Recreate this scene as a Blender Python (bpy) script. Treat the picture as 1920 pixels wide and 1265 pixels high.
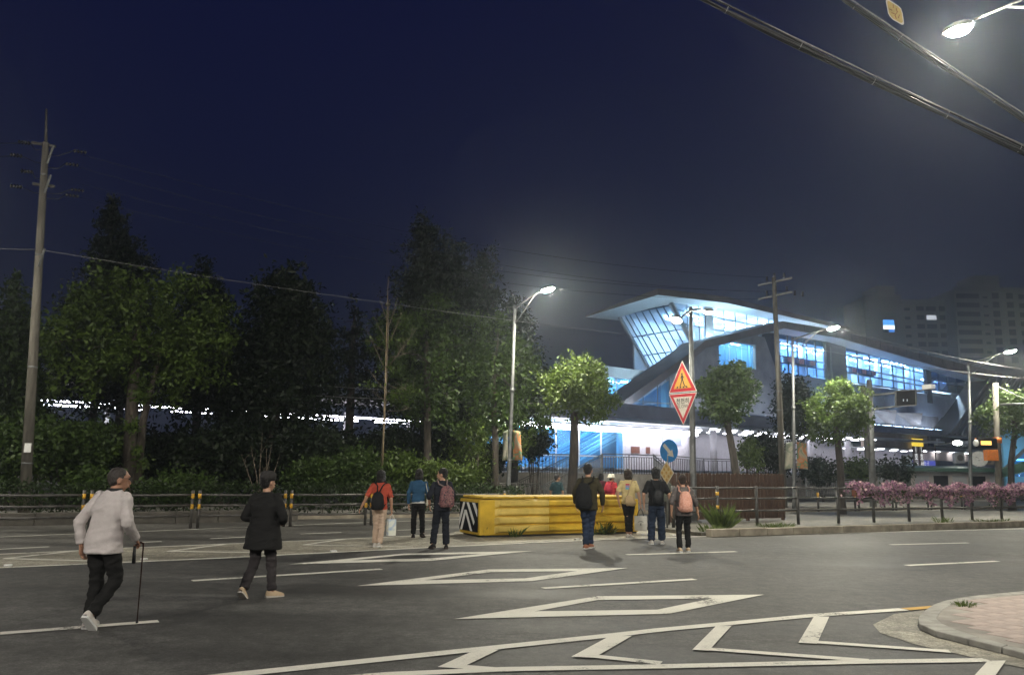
import bpy, bmesh, math, random
import numpy as np
from mathutils import Vector, Matrix, Euler
R_ = math.radians
scene = bpy.context.scene
for o in list(bpy.data.objects): bpy.data.objects.remove(o)
C = scene.collection

# ------------------------------------------------------------------ camera
FPX, EYE = 1500.0, 1.70                      # focal length in photo pixels (1920 wide), eye height in metres
PITCH, ROLL = math.atan((880 - 632.5) / FPX), R_(0.8)
CAM_M = Matrix.Rotation(math.pi / 2 + PITCH, 3, 'X') @ Matrix.Rotation(ROLL, 3, 'Z')
cam_d = bpy.data.cameras.new('camera'); cam = bpy.data.objects.new('camera', cam_d); C.objects.link(cam)
cam.location = (0, 0, EYE); cam.rotation_euler = CAM_M.to_euler()
cam_d.sensor_width = 36; cam_d.lens = 36 * FPX / 1920; cam_d.clip_start = 0.05; cam_d.clip_end = 3000
scene.camera = cam
# ------------------------------------------------------------------ night sky
world = bpy.data.worlds.new('World'); scene.world = world; world.use_nodes = True
wn = world.node_tree; wn.nodes.clear()
def wnode(t, **k):
    n = wn.nodes.new(t)
    for a, b in k.items(): setattr(n, a, b)
    return n
w_out = wnode('ShaderNodeOutputWorld'); w_add = wnode('ShaderNodeAddShader')
sky = wnode('ShaderNodeTexSky', sky_type='NISHITA', sun_disc=False)
sky.sun_elevation = R_(-7.0); sky.sun_rotation = R_(250)
w_b1 = wnode('ShaderNodeBackground'); w_b1.inputs['Strength'].default_value = 0.05
wn.links.new(sky.outputs[0], w_b1.inputs[0])
w_tc = wnode('ShaderNodeTexCoord'); w_sep = wnode('ShaderNodeSeparateXYZ'); wn.links.new(w_tc.outputs['Generated'], w_sep.inputs[0])
w_ramp = wnode('ShaderNodeValToRGB'); wn.links.new(w_sep.outputs['Z'], w_ramp.inputs[0])
cr = w_ramp.color_ramp
cr.elements[0].position = 0.0; cr.elements[0].color = (0.0098, 0.0125, 0.0250, 1)
cr.elements[1].position = 0.62; cr.elements[1].color = (0.0036, 0.0052, 0.0305, 1)
e = cr.elements.new(0.18); e.color = (0.0066, 0.0090, 0.0255, 1)
e = cr.elements.new(0.36); e.color = (0.0046, 0.0066, 0.0290, 1)
w_b2 = wnode('ShaderNodeBackground'); w_b2.inputs['Strength'].default_value = 1.0
wn.links.new(w_ramp.outputs[0], w_b2.inputs[0])
wn.links.new(w_b1.outputs[0], w_add.inputs[0]); wn.links.new(w_b2.outputs[0], w_add.inputs[1]); wn.links.new(w_add.outputs[0], w_out.inputs[0])
# ------------------------------------------------------------------ exposure and sampling
vs = scene.view_settings; vs.view_transform = 'Standard'; vs.look = 'None'; vs.exposure = 0.0; vs.gamma = 1.0; vs.use_curve_mapping = False
cy = scene.cycles
cy.max_bounces = 6; cy.diffuse_bounces = 3; cy.glossy_bounces = 2; cy.transmission_bounces = 4; cy.transparent_max_bounces = 10; cy.volume_bounces = 0
cy.use_denoising = True; cy.sample_clamp_indirect = 4.0; cy.caustics_reflective = False; cy.caustics_refractive = False
cy.use_light_tree = True
LAMP_TINT = (1.0, 0.95, 0.78)

# ------------------------------------------------------------------ measuring helpers (photo pixel + known plane -> metres)
def ray(x, y): return CAM_M @ Vector(((x - 960) / FPX, -(y - 632.5) / FPX, -1.0))
def G(x, y, z=0.0):
    d = ray(x, y); t = (z - EYE) / d.z
    return Vector((d.x * t, d.y * t, z))
def at(x, y, depth):
    d = ray(x, y); t = depth / d.y
    return Vector((d.x * t, depth, EYE + d.z * t))
RA = R_(27.0)                                 # the road runs away to the right at 27 degrees
U = Vector((math.cos(RA), math.sin(RA), 0)); N = Vector((-math.sin(RA), math.cos(RA), 0))
def RP(s, n, z=0.0): p = U * s + N * n; return Vector((p.x, p.y, z))
def sn(p): return (p.x * U.x + p.y * U.y, p.x * N.x + p.y * N.y)
def s_on(xpx, n, y=930):                      # road coordinate s where the line n is seen in photo column xpx
    d = ray(xpx, y); k = Vector((d.x, d.y, 0)); den = k.dot(N)
    return (k * (n / den)).dot(U)

# ------------------------------------------------------------------ mesh builder
class MB:
    def __init__(s): s.v = []; s.f = []; s.m = []; s.cm = 0
    def add(s, vs_, fs):
        b = len(s.v); s.v += [tuple(p) for p in vs_]
        for f in fs: s.f.append(tuple(i + b for i in f)); s.m.append(s.cm)
        return s
    def box(s, c, d, rz=0.0, rot=None):
        c = Vector(c); h = Vector(d) / 2
        M = rot if rot is not None else Matrix.Rotation(rz, 3, 'Z')
        P = [c + M @ Vector((sx * h.x, sy * h.y, sz * h.z)) for sz in (-1, 1) for sy in (-1, 1) for sx in (-1, 1)]
        return s.add(P, [(0, 2, 3, 1), (4, 5, 7, 6), (0, 1, 5, 4), (2, 6, 7, 3), (0, 4, 6, 2), (1, 3, 7, 5)])
    def bar(s, p, q, w, h=None, up=(0, 0, 1)):
        p = Vector(p); q = Vector(q); h = h or w; z = (q - p)
        if z.length < 1e-6: return s
        z.normalize(); up = Vector(up)
        if abs(z.dot(up)) > .98: up = Vector((0, 1, 0))
        x = z.cross(up).normalized(); y = x.cross(z).normalized()
        P = [b + x * (sx * w / 2) + y * (sy * h / 2) for b in (p, q) for sx, sy in ((-1, -1), (1, -1), (1, 1), (-1, 1))]
        return s.add(P, [(0, 1, 2, 3), (7, 6, 5, 4), (0, 4, 5, 1), (1, 5, 6, 2), (2, 6, 7, 3), (3, 7, 4, 0)])
    def tube(s, pts, r, n=8, cap=True):
        pts = [Vector(p) for p in pts]; rs = r if isinstance(r, (list, tuple)) else [r] * len(pts)
        V = []; x = None
        for i, p in enumerate(pts):
            z = (pts[min(i + 1, len(pts) - 1)] - pts[max(i - 1, 0)])
            z = z.normalized() if z.length > 1e-9 else Vector((0, 0, 1))
            if x is None:
                a = Vector((0, 0, 1)) if abs(z.z) < .9 else Vector((1, 0, 0)); x = z.cross(a).normalized()
            else:
                x = (x - z * x.dot(z)); x = x.normalized() if x.length > 1e-6 else z.orthogonal().normalized()
            y = z.cross(x)
            for k in range(n):
                t = 2 * math.pi * k / n; V.append(p + (x * math.cos(t) + y * math.sin(t)) * rs[i])
        F = []
        for i in range(len(pts) - 1):
            for k in range(n):
                k2 = (k + 1) % n; F.append((i * n + k, i * n + k2, (i + 1) * n + k2, (i + 1) * n + k))
        if cap: F.append(tuple(range(n - 1, -1, -1))); F.append(tuple((len(pts) - 1) * n + k for k in range(n)))
        return s.add(V, F)
    def prism(s, pts, off):
        pts = [Vector(p) for p in pts]; off = Vector(off); n = len(pts)
        nrm = Vector((0, 0, 0))
        for i in range(n): nrm += pts[i].cross(pts[(i + 1) % n])
        if nrm.dot(off) > 0: pts = pts[::-1]
        F = [tuple(range(n)), tuple(range(2 * n - 1, n - 1, -1))]
        for i in range(n): j = (i + 1) % n; F.append((j, i, n + i, n + j))
        return s.add(pts + [p + off for p in pts], F)
    def sheet(s, pts): return s.add(pts, [tuple(range(len(pts)))])
    def ball(s, c, r, nu=12, nv=8, rot=None):
        c = Vector(c); r = (r, r, r) if not isinstance(r, (tuple, list)) else r; M = rot or Matrix.Identity(3)
        V = [c + M @ Vector((0, 0, -r[2]))]
        for j in range(1, nv):
            b = -math.pi / 2 + math.pi * j / nv
            for i in range(nu):
                a = 2 * math.pi * i / nu
                V.append(c + M @ Vector((r[0] * math.cos(b) * math.cos(a), r[1] * math.cos(b) * math.sin(a), r[2] * math.sin(b))))
        V.append(c + M @ Vector((0, 0, r[2]))); F = []
        for i in range(nu):
            F.append((0, 1 + (i + 1) % nu, 1 + i)); F.append((len(V) - 1, 1 + (nv - 2) * nu + i, 1 + (nv - 2) * nu + (i + 1) % nu))
            for j in range(nv - 2):
                a = 1 + j * nu + i; b = 1 + j * nu + (i + 1) % nu; F.append((a, b, b + nu, a + nu))
        return s.add(V, F)
    def mesh(s, name):
        me = bpy.data.meshes.new(name); me.from_pydata(s.v, [], s.f); return me
    def build(s, name, mat, parent=None, smooth=False, local=False, bevel=0):
        o = root_loc(parent) if (parent and not local) else Vector((0, 0, 0))
        if o.length: s.v = [(p[0] - o.x, p[1] - o.y, p[2] - o.z) for p in s.v]
        me = s.mesh(name)
        for m in (mat if isinstance(mat, (list, tuple)) else [mat]): me.materials.append(m)
        if any(s.m): me.polygons.foreach_set('material_index', s.m)
        if smooth: me.polygons.foreach_set('use_smooth', [True] * len(me.polygons))
        ob = bpy.data.objects.new(name, me); C.objects.link(ob)
        if parent: ob.parent = parent
        if bevel:
            b = ob.modifiers.new('b', 'BEVEL'); b.width = bevel; b.segments = 2; b.limit_method = 'ANGLE'
        return ob
def root_loc(o):
    v = Vector((0, 0, 0))
    while o: v += o.location; o = o.parent
    return v
def tag(o, label, cat, group=None):
    o['label'] = label; o['category'] = cat
    if group: o['group'] = group
    return o
def thing(name, label, cat, loc=(0, 0, 0), group=None, rz=0.0):
    o = bpy.data.objects.new(name, None); C.objects.link(o); o.location = loc; o.rotation_euler = (0, 0, rz); o.empty_display_size = .2
    return tag(o, label, cat, group)
def struct(o): o['kind'] = 'structure'; return o
def kids(o): return [c for c in bpy.data.objects if c.parent == o]
def copy_tree(o, parent=None):
    c = o.copy(); C.objects.link(c); c.parent = parent
    for k in kids(o): copy_tree(k, c)
    return c

# ------------------------------------------------------------------ materials (all procedural)
def newmat(name):
    m = bpy.data.materials.new(name); m.use_nodes = True; nt = m.node_tree
    return m, nt, nt.nodes['Principled BSDF'], nt.nodes['Material Output']
def mat(name, col, rough=.6, var=.25, scale=6.0, bump=0.0, bscale=60.0, metal=0.0, emit=None, estr=0.0, spec=.5, col2=None, detail=4.0, coords='Object', island=0.0, stretch=None):
    m, nt, b, out = newmat(name)
    tc = nt.nodes.new('ShaderNodeTexCoord'); no = nt.nodes.new('ShaderNodeTexNoise'); no.inputs['Scale'].default_value = scale; no.inputs['Detail'].default_value = detail
    src = tc.outputs[coords]
    if stretch:
        mp = nt.nodes.new('ShaderNodeMapping'); mp.inputs['Scale'].default_value = stretch; nt.links.new(src, mp.inputs[0]); src = mp.outputs[0]
    nt.links.new(src, no.inputs['Vector'])
    ra = nt.nodes.new('ShaderNodeValToRGB'); nt.links.new(no.outputs['Fac'], ra.inputs[0])
    c2 = col2 or tuple(min(1, c * (1 + var)) for c in col); c1 = tuple(c * (1 - var) for c in col) if not col2 else col
    ra.color_ramp.elements[0].position = .3; ra.color_ramp.elements[1].position = .7
    ra.color_ramp.elements[0].color = (*c1, 1); ra.color_ramp.elements[1].color = (*c2, 1)
    last = ra.outputs[0]
    if island:
        ge = nt.nodes.new('ShaderNodeNewGeometry'); mr = nt.nodes.new('ShaderNodeMapRange'); mr.inputs[3].default_value = 1 - island; mr.inputs[4].default_value = 1 + island
        nt.links.new(ge.outputs['Random Per Island'], mr.inputs[0])
        mx = nt.nodes.new('ShaderNodeVectorMath'); mx.operation = 'SCALE'; nt.links.new(last, mx.inputs[0]); nt.links.new(mr.outputs[0], mx.inputs['Scale']); last = mx.outputs[0]
    nt.links.new(last, b.inputs['Base Color'])
    b.inputs['Roughness'].default_value = rough; b.inputs['Metallic'].default_value = metal; b.inputs['Specular IOR Level'].default_value = spec
    if bump:
        n2 = nt.nodes.new('ShaderNodeTexNoise'); n2.inputs['Scale'].default_value = bscale; n2.inputs['Detail'].default_value = 3; nt.links.new(src, n2.inputs['Vector'])
        bp = nt.nodes.new('ShaderNodeBump'); bp.inputs['Strength'].default_value = bump; bp.inputs['Distance'].default_value = .02
        nt.links.new(n2.outputs['Fac'], bp.inputs['Height']); nt.links.new(bp.outputs[0], b.inputs['Normal'])
    if emit: b.inputs['Emission Color'].default_value = (*emit, 1); b.inputs['Emission Strength'].default_value = estr
    return m
def glow(name, col, strength):
    m, nt, b, out = newmat(name); nt.nodes.remove(b)
    e = nt.nodes.new('ShaderNodeEmission'); e.inputs[0].default_value = (*col, 1); e.inputs[1].default_value = strength
    nt.links.new(e.outputs[0], out.inputs[0]); return m
def glassmat(name, tint, refl=.10, rough=.06, haze=0.0):
    m, nt, b, out = newmat(name); nt.nodes.remove(b)
    t = nt.nodes.new('ShaderNodeBsdfTransparent'); t.inputs[0].default_value = (*tint, 1)
    g = nt.nodes.new('ShaderNodeBsdfGlossy'); g.inputs['Roughness'].default_value = rough; g.inputs[0].default_value = (.9, .95, 1, 1)
    mx = nt.nodes.new('ShaderNodeMixShader'); mx.inputs[0].default_value = refl
    base = t.outputs[0]
    if haze:
        tr = nt.nodes.new('ShaderNodeBsdfTranslucent'); tr.inputs[0].default_value = (.85, .92, 1, 1)
        m2 = nt.nodes.new('ShaderNodeMixShader'); m2.inputs[0].default_value = haze
        nt.links.new(base, m2.inputs[1]); nt.links.new(tr.outputs[0], m2.inputs[2]); base = m2.outputs[0]
    nt.links.new(base, mx.inputs[1]); nt.links.new(g.outputs[0], mx.inputs[2]); nt.links.new(mx.outputs[0], out.inputs[0]); return m
def leafmat(name, col, var=.45):
    m, nt, b, out = newmat(name); nt.nodes.remove(b)
    ge = nt.nodes.new('ShaderNodeNewGeometry'); ra = nt.nodes.new('ShaderNodeValToRGB'); nt.links.new(ge.outputs['Random Per Island'], ra.inputs[0])
    ra.color_ramp.elements[0].color = (*(c * (1 - var) for c in col), 1); ra.color_ramp.elements[1].color = (min(1, col[0] * (1 + var * 1.3)), min(1, col[1] * (1 + var)), col[2] * (1 + var * .5), 1)
    d = nt.nodes.new('ShaderNodeBsdfPrincipled'); d.inputs['Roughness'].default_value = .5; d.inputs['Specular IOR Level'].default_value = .35
    t = nt.nodes.new('ShaderNodeBsdfTranslucent'); nt.links.new(ra.outputs[0], d.inputs['Base Color']); nt.links.new(ra.outputs[0], t.inputs[0])
    mx = nt.nodes.new('ShaderNodeMixShader'); mx.inputs[0].default_value = .35
    nt.links.new(d.outputs[0], mx.inputs[1]); nt.links.new(t.outputs[0], mx.inputs[2]); nt.links.new(mx.outputs[0], out.inputs[0]); return m

def asphalt(name, base, warm):
    m, nt, b, out = newmat(name)
    tc = nt.nodes.new('ShaderNodeTexCoord')
    def noise(sc, det, vec=None, rough=.5):
        n = nt.nodes.new('ShaderNodeTexNoise'); n.inputs['Scale'].default_value = sc; n.inputs['Detail'].default_value = det; n.inputs['Roughness'].default_value = rough
        nt.links.new(vec or tc.outputs['Object'], n.inputs['Vector']); return n
    mp = nt.nodes.new('ShaderNodeMapping'); mp.inputs['Rotation'].default_value = (0, 0, -RA); mp.inputs['Scale'].default_value = (.12, .9, 1); nt.links.new(tc.outputs['Object'], mp.inputs[0])
    a1 = noise(.9, 5, mp.outputs[0]); a2 = noise(.55, 4); a3 = noise(38, 4, rough=.75); a4 = noise(120, 2); a5 = noise(4.5, 5, rough=.65)
    def ramp(src, lo, hi, p0, p1):
        r = nt.nodes.new('ShaderNodeValToRGB'); nt.links.new(src, r.inputs[0]); r.color_ramp.elements[0].position = p0; r.color_ramp.elements[1].position = p1
        r.color_ramp.elements[0].color = (lo, lo, lo, 1); r.color_ramp.elements[1].color = (hi, hi, hi, 1); return r.outputs[0]
    rgb = nt.nodes.new('ShaderNodeRGB'); rgb.outputs[0].default_value = (*(base * w for w in warm), 1)
    def mul(x, y):
        v = nt.nodes.new('ShaderNodeVectorMath'); v.operation = 'MULTIPLY'; nt.links.new(x, v.inputs[0]); nt.links.new(y, v.inputs[1]); return v.outputs[0]
    c = mul(rgb.outputs[0], ramp(a1.outputs['Fac'], .58, 1.28, .36, .62)); c = mul(c, ramp(a2.outputs['Fac'], .78, 1.2, .35, .68))
    c = mul(c, ramp(a5.outputs['Fac'], .62, 1.4, .32, .68)); a6 = noise(15, 6, rough=.85); c = mul(c, ramp(a6.outputs['Fac'], .45, 1.65, .3, .7)); c = mul(c, ramp(a3.outputs['Fac'], .5, 1.55, .3, .72)); c = mul(c, ramp(a4.outputs['Fac'], .75, 1.3, .35, .68))
    # hairline cracks, broken up by noise
    cv = nt.nodes.new('ShaderNodeTexVoronoi'); cv.feature = 'DISTANCE_TO_EDGE'; cv.inputs['Scale'].default_value = .33; wv = noise(1.1, 4)
    wm = nt.nodes.new('ShaderNodeVectorMath'); wm.operation = 'SCALE'; wm.inputs['Scale'].default_value = 1.3; nt.links.new(wv.outputs['Color'], wm.inputs[0])
    wa = nt.nodes.new('ShaderNodeVectorMath'); wa.operation = 'ADD'; nt.links.new(tc.outputs['Object'], wa.inputs[0]); nt.links.new(wm.outputs[0], wa.inputs[1]); nt.links.new(wa.outputs[0], cv.inputs['Vector'])
    ck = ramp(cv.outputs['Distance'], .45, 1.0, .001, .006); cm = nt.nodes.new('ShaderNodeMixRGB'); cm.inputs[1].default_value = (1, 1, 1, 1); nt.links.new(ramp(noise(.35, 3).outputs['Fac'], 0, 1, .5, .58), cm.inputs[0]); nt.links.new(ck, cm.inputs[2]); c = mul(c, cm.outputs[0])
    # sparse pale grit
    vo = nt.nodes.new('ShaderNodeTexVoronoi'); vo.inputs['Scale'].default_value = 9.0; nt.links.new(tc.outputs['Object'], vo.inputs['Vector'])
    gt = ramp(vo.outputs['Distance'], 1.0, 0.0, .03, .045); sel = nt.nodes.new('ShaderNodeMath'); sel.operation = 'GREATER_THAN'; sel.inputs[1].default_value = .86; nt.links.new(vo.outputs['Color'], sel.inputs[0])
    gm = nt.nodes.new('ShaderNodeMath'); gm.operation = 'MULTIPLY'; nt.links.new(gt, gm.inputs[0]); nt.links.new(sel.outputs[0], gm.inputs[1])
    mx = nt.nodes.new('ShaderNodeMixRGB'); mx.inputs[2].default_value = (.22, .2, .17, 1); nt.links.new(gm.outputs[0], mx.inputs[0]); nt.links.new(c, mx.inputs[1])
    nt.links.new(mx.outputs[0], b.inputs['Base Color'])
    nt.links.new(ramp(a1.outputs['Fac'], .52, .72, .3, .7), b.inputs['Roughness']); b.inputs['Specular IOR Level'].default_value = .45
    bp = nt.nodes.new('ShaderNodeBump'); bp.inputs['Strength'].default_value = .35; bp.inputs['Distance'].default_value = .006
    nt.links.new(a3.outputs['Fac'], bp.inputs['Height']); nt.links.new(bp.outputs[0], b.inputs['Normal'])
    return m
def paintmat(name, col, wear=.35):
    m, nt, b, out = newmat(name); tc = nt.nodes.new('ShaderNodeTexCoord')
    n1 = nt.nodes.new('ShaderNodeTexNoise'); n1.inputs['Scale'].default_value = 45; n1.inputs['Detail'].default_value = 5; n1.inputs['Roughness'].default_value = .7
    n2 = nt.nodes.new('ShaderNodeTexNoise'); n2.inputs['Scale'].default_value = 1.3; n2.inputs['Detail'].default_value = 3
    for n in (n1, n2): nt.links.new(tc.outputs['Object'], n.inputs['Vector'])
    ad = nt.nodes.new('ShaderNodeMath'); ad.operation = 'ADD'; nt.links.new(n1.outputs['Fac'], ad.inputs[0]); nt.links.new(n2.outputs['Fac'], ad.inputs[1])
    ra = nt.nodes.new('ShaderNodeValToRGB'); nt.links.new(ad.outputs[0], ra.inputs[0])
    ra.color_ramp.elements[0].position = .30; ra.color_ramp.elements[1].position = 1.0
    ra.color_ramp.elements[0].color = (*(c * .35 for c in col), 1); ra.color_ramp.elements[1].color = (*col, 1); e = ra.color_ramp.elements.new(.62); e.color = (*(c * (1 - wear) for c in col), 1)
    nt.links.new(ra.outputs[0], b.inputs['Base Color']); b.inputs['Roughness'].default_value = .7
    # flaked spots where the asphalt below shows
    n3 = nt.nodes.new('ShaderNodeTexNoise'); n3.inputs['Scale'].default_value = 17; n3.inputs['Detail'].default_value = 6; n3.inputs['Roughness'].default_value = .8; nt.links.new(tc.outputs['Object'], n3.inputs['Vector'])
    a2 = nt.nodes.new('ShaderNodeMath'); a2.operation = 'ADD'; nt.links.new(n3.outputs['Fac'], a2.inputs[0]); nt.links.new(n2.outputs['Fac'], a2.inputs[1])
    r3 = nt.nodes.new('ShaderNodeValToRGB'); nt.links.new(a2.outputs[0], r3.inputs[0]); r3.color_ramp.elements[0].position = .74; r3.color_ramp.elements[1].position = .84
    nt.links.new(r3.outputs[0], b.inputs['Alpha'])
    return m

M = {}
M['asphalt'] = asphalt('asphalt', .062, (1.0, .985, .93))
M['asphalt_far'] = asphalt('asphalt_far', .085, (1.0, .96, .87))
M['hatch'] = asphalt('hatch_concrete', .29, (1.0, .93, .74))
M['paint'] = paintmat('road_paint', (.72, .70, .62))
M['paint_yellow'] = paintmat('road_paint_yellow', (.55, .33, .07))
M['concrete'] = mat('concrete', (.30, .28, .25), .85, .3, 2.5, .3, 70)
M['kerb'] = mat('kerb_granite', (.30, .265, .205), .85, .4, 3.0, .35, 90, island=.18)
M['kerb_grey'] = mat('kerb_grey', (.36, .35, .32), .85, .3, 4.0, .3, 90, island=.12)
M['paver'] = mat('paver_pink', (.40, .33, .30), .85, .2, 5.0, .3, 120, island=.07)
M['soil'] = mat('soil', (.075, .06, .04), .95, .5, 3.0, .6, 40)
M['pavement'] = mat('pavement', (.23, .22, .20), .85, .3, 2.0, .3, 60)
M['galv'] = mat('galvanised', (.17, .175, .175), .5, .25, 5.0, .1, 60, metal=.5)
M['darksteel'] = mat('dark_steel', (.075, .072, .068), .5, .35, 8.0, .1, 60, metal=.3)
M['railsteel'] = mat('rail_steel', (.10, .095, .088), .5, .3, 6.0, .1, 60, metal=.3)
M['polecon'] = mat('pole_concrete', (.13, .12, .10), .85, .35, 3.0, .3, 80, stretch=(3, 3, .5))
M['black'] = mat('black_rubber', (.015, .015, .016), .55, .3, 9.0)
M['yellow'] = mat('yellow_plastic', (.44, .28, .02), .55, .22, 2.2, .2, 25, col2=(.72, .47, .035), detail=9)
M['yellow_worn'] = mat('yellow_plastic_faded', (.50, .36, .07), .6, .22, 2.6, .2, 25, col2=(.76, .56, .14), detail=9)
M['reflector'] = mat('amber_band', (.75, .42, .04), .4, .2, 20)
M['white'] = mat('white_paint', (.72, .72, .70), .5, .12, 8.0)
M['boardblack'] = mat('board_black', (.008, .008, .010), .9, .4, 9.0, spec=.1)
M['wood'] = mat('stained_wood', (.072, .038, .023), .7, .45, 5.0, .5, 30, island=.3, stretch=(14, 14, 1.2))
M['bark'] = mat('bark', (.13, .105, .08), .9, .45, 6.0, .9, 18, stretch=(2.2, 2.2, .5))
M['bark_dark'] = mat('bark_dark', (.055, .045, .036), .9, .45, 6.0, .9, 18, stretch=(2.2, 2.2, .5))
M['leaf'] = leafmat('leaf_mid', (.066, .112, .022))
M['leaf_fresh'] = leafmat('leaf_fresh', (.078, .125, .026))
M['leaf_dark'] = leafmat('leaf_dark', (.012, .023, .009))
M['leaf_deep'] = leafmat('leaf_deep', (.046, .084, .020))
M['leaf_grey'] = leafmat('leaf_grey', (.066, .110, .038))
M['grass'] = leafmat('grass', (.10, .15, .04))
M['lens'] = glow('lamp_lens', LAMP_TINT, 2600.0)
M['lens_left'] = glow('lamp_lens_left', LAMP_TINT, 1500.0)
M['lens_twin'] = glow('lamp_lens_twin', LAMP_TINT, 420.0)
M['median'] = asphalt('median_dirt', .13, (1.0, .94, .78))
M['wall_dark'] = mat('old_concrete', (.10, .092, .078), .9, .35, 2.5, .3, 70)
# ================================================================== THE SETTING
g = MB().sheet([(-420, -160, -.06), (520, -160, -.06), (520, 520, -.06), (-420, 520, -.06)]).build('ground', M['soil']); struct(g)
road = MB().sheet([RP(-60, -14), RP(120, -14), RP(120, 16.6), RP(-60, 16.6)]).build('road', M['asphalt']); struct(road)
road2 = MB().sheet([RP(-60, 16.6), RP(120, 16.6), RP(120, 27.2), RP(-60, 27.2)]).build('far_road', M['asphalt_far']); struct(road2)
hz = [G(-150, 1071), G(0, 1064), G(147, 1057), G(420, 1045), G(813, 1025), G(1082, 1012), G(1245, 1006), G(1330, 1001)]
hz2 = [RP(16, 20.9), RP(9, 20.9)] + [G(850, 999), G(644, 1010), G(420, 1020), G(236, 1027.5), G(0, 1039), G(-150, 1046)]
def lift(ps, z): return [Vector((p.x, p.y, z)) for p in ps]
o = MB().sheet(lift(hz + hz2, .004)).build('hatched_median', M['hatch']); struct(o)
# -- painted markings: each its own sheet 8 mm above the asphalt
def band(pts, w, z=.009):
    pts = [Vector((p.x, p.y, z)) for p in pts]; mb = MB(); L = []; Rr = []
    for i, p in enumerate(pts):
        d = pts[min(i + 1, len(pts) - 1)] - pts[max(i - 1, 0)]; d.normalize(); q = Vector((-d.y, d.x, 0)) * w / 2
        L.append(p + q); Rr.append(p - q)
    V = L + Rr; n = len(pts)
    mb.add(V, [(i, i + n, i + n + 1, i + 1)[::-1] for i in range(n - 1)]); return mb
def marking(mb, m='paint'): return mb.build('road_marking', M[m], markings)
markings = struct(MB().sheet([RP(-59, -13.9, -.02), RP(-58.9, -13.9, -.02), RP(-58.9, -13.8, -.02)]).build('road_markings', M['paint']))
def ring(outer, inner):
    o_ = [G(*p, .009) for p in outer]; i_ = [G(*p, .009) for p in inner]; n = len(o_)
    return MB().add(o_ + i_, [(k, (k + 1) % n, n + (k + 1) % n, n + k)[::-1] for k in range(n)])
marking(band([G(-200, 1074), G(0, 1064.5), G(147, 1058), G(420, 1046), G(813, 1026), G(1082, 1013.5), G(1300, 1006), G(1600, 998.5), G(1920, 991), G(2100, 986)], .14))
for a, b, w in (((0, 1188), (297, 1165), .15), ((1018, 1103), (1303, 1086), .15), ((1700, 1060), (1870, 1052), .15), ((360, 1089), (715, 1067), .15), ((1175, 1040), (1380, 1034), .15), ((1670, 1021), (1815, 1017.5), .15)):
    marking(band([G(*a), G(*b)], w))
marking(ring([(541, 1057), (808.7, 1050.5), (999, 1032), (757.5, 1037)], [(659, 1049.6), (808.7, 1046), (902.7, 1037.7), (757, 1039.8)]))
marking(ring([(668, 1097.5), (996.7, 1088.5), (1178, 1064), (915.5, 1066.7)], [(796, 1086.8), (984, 1083.4), (1082, 1069.7), (920, 1071.8)]))
marking(ring([(851.4, 1159.4), (1254, 1149.7), (1433, 1113.7), (1120.6, 1116.7)], [(1003, 1145), (1232, 1142), (1335, 1121), (1120.6, 1124)]))
marking(band([G(200, 1292), G(445.6, 1265), G(932.6, 1214), G(1146, 1191.5), G(1240, 1181), G(1342, 1171.5), G(1526, 1154), G(1695, 1142.6)], .17))
marking(band([G(1697, 1142.4), G(1760, 1137.5)], .15), 'paint_yellow')
marking(band([G(500, 1283), G(727.6, 1265), G(941, 1255.5), G(1240, 1250), G(1631, 1241), G(1852, 1238)], .15))
def leg(q): return MB().sheet([G(*p, .0125) for p in q])
marking(leg([(892, 1217), (820.7, 1249), (862, 1252), (935, 1217)])); marking(leg([(1142, 1192), (1071, 1230), (1114, 1232), (1185, 1191)]))
marking(leg([(1342, 1173), (1298, 1217), (1329, 1218.5), (1372, 1172)])); marking(leg([(1526, 1155), (1497, 1203.7), (1532, 1205.5), (1555, 1155)]))
marking(leg([(1852, 1238), (1826, 1266), (1866, 1266), (1886, 1237)]))
for a, b in (((855, 1250), (945, 1257)), ((1108, 1230.5), (1240, 1244)), ((1322, 1217), (1631, 1239.5)), ((1526, 1204), (1781, 1222))): marking(band([G(*a), G(*b)], .13, .0105))
# hatched median chevrons and the far carriageway
marking(band([G(-150, 1046), G(0, 1039), G(142, 1032.5), G(236, 1027.5), G(420, 1020), G(644, 1010.5), G(850, 1001)], .13))
for a, b, c in (((142, 1033), (9, 1047.6), (200, 1053)), ((420, 1021), (315, 1034), (520, 1037)), ((644, 1011), (569.5, 1022), (774.5, 1025.7))): marking(band([G(*b), G(*a)], .14, .0125)); marking(band([G(*b), G(*c)], .14, .0135))
for a, b in (((-60, 1033), (92, 1025)), ((256, 1017), (303, 1015)), ((394, 1010), (470, 1006.5)), ((563, 1001), (640, 998)), ((745, 994), (815, 991))): marking(band([G(*a), G(*b)], .13))
marking(band([G(-80, 1011), G(0, 1006.8), G(136, 1001), G(420, 990), G(640, 981), G(900, 972)], .10))
marking(band([RP(15, 21.3), RP(80, 21.3)], .13)); marking(band([RP(15, 26.4), RP(80, 26.4)], .1))
for p in ((15, 1061), (205, 1051), (270, 1049), (625, 1034), (1082, 1011.5), (1262, 1003.5), (1338, 1000.5), (1470, 996.5)):
    q = G(*p); mb = MB().box((q.x, q.y, .018), (.12, .10, .026), RA)
    tag(mb.build('road_stud', M['white'], bevel=.006), {15: 'white road stud on edge line at far left', 205: 'white road stud on edge line left of the cane man', 270: 'white road stud on edge line beside the walking cane', 625: 'white road stud left of the woman in red', 1082: 'white road stud by the heels of man in olive jacket', 1262: 'white road stud between yellow barrier and kerb', 1338: 'white road stud in front of the kerb start', 1470: 'white road stud in front of the wooden fence'}[p[0]], 'road stud', 'studs along the edge line')
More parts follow.
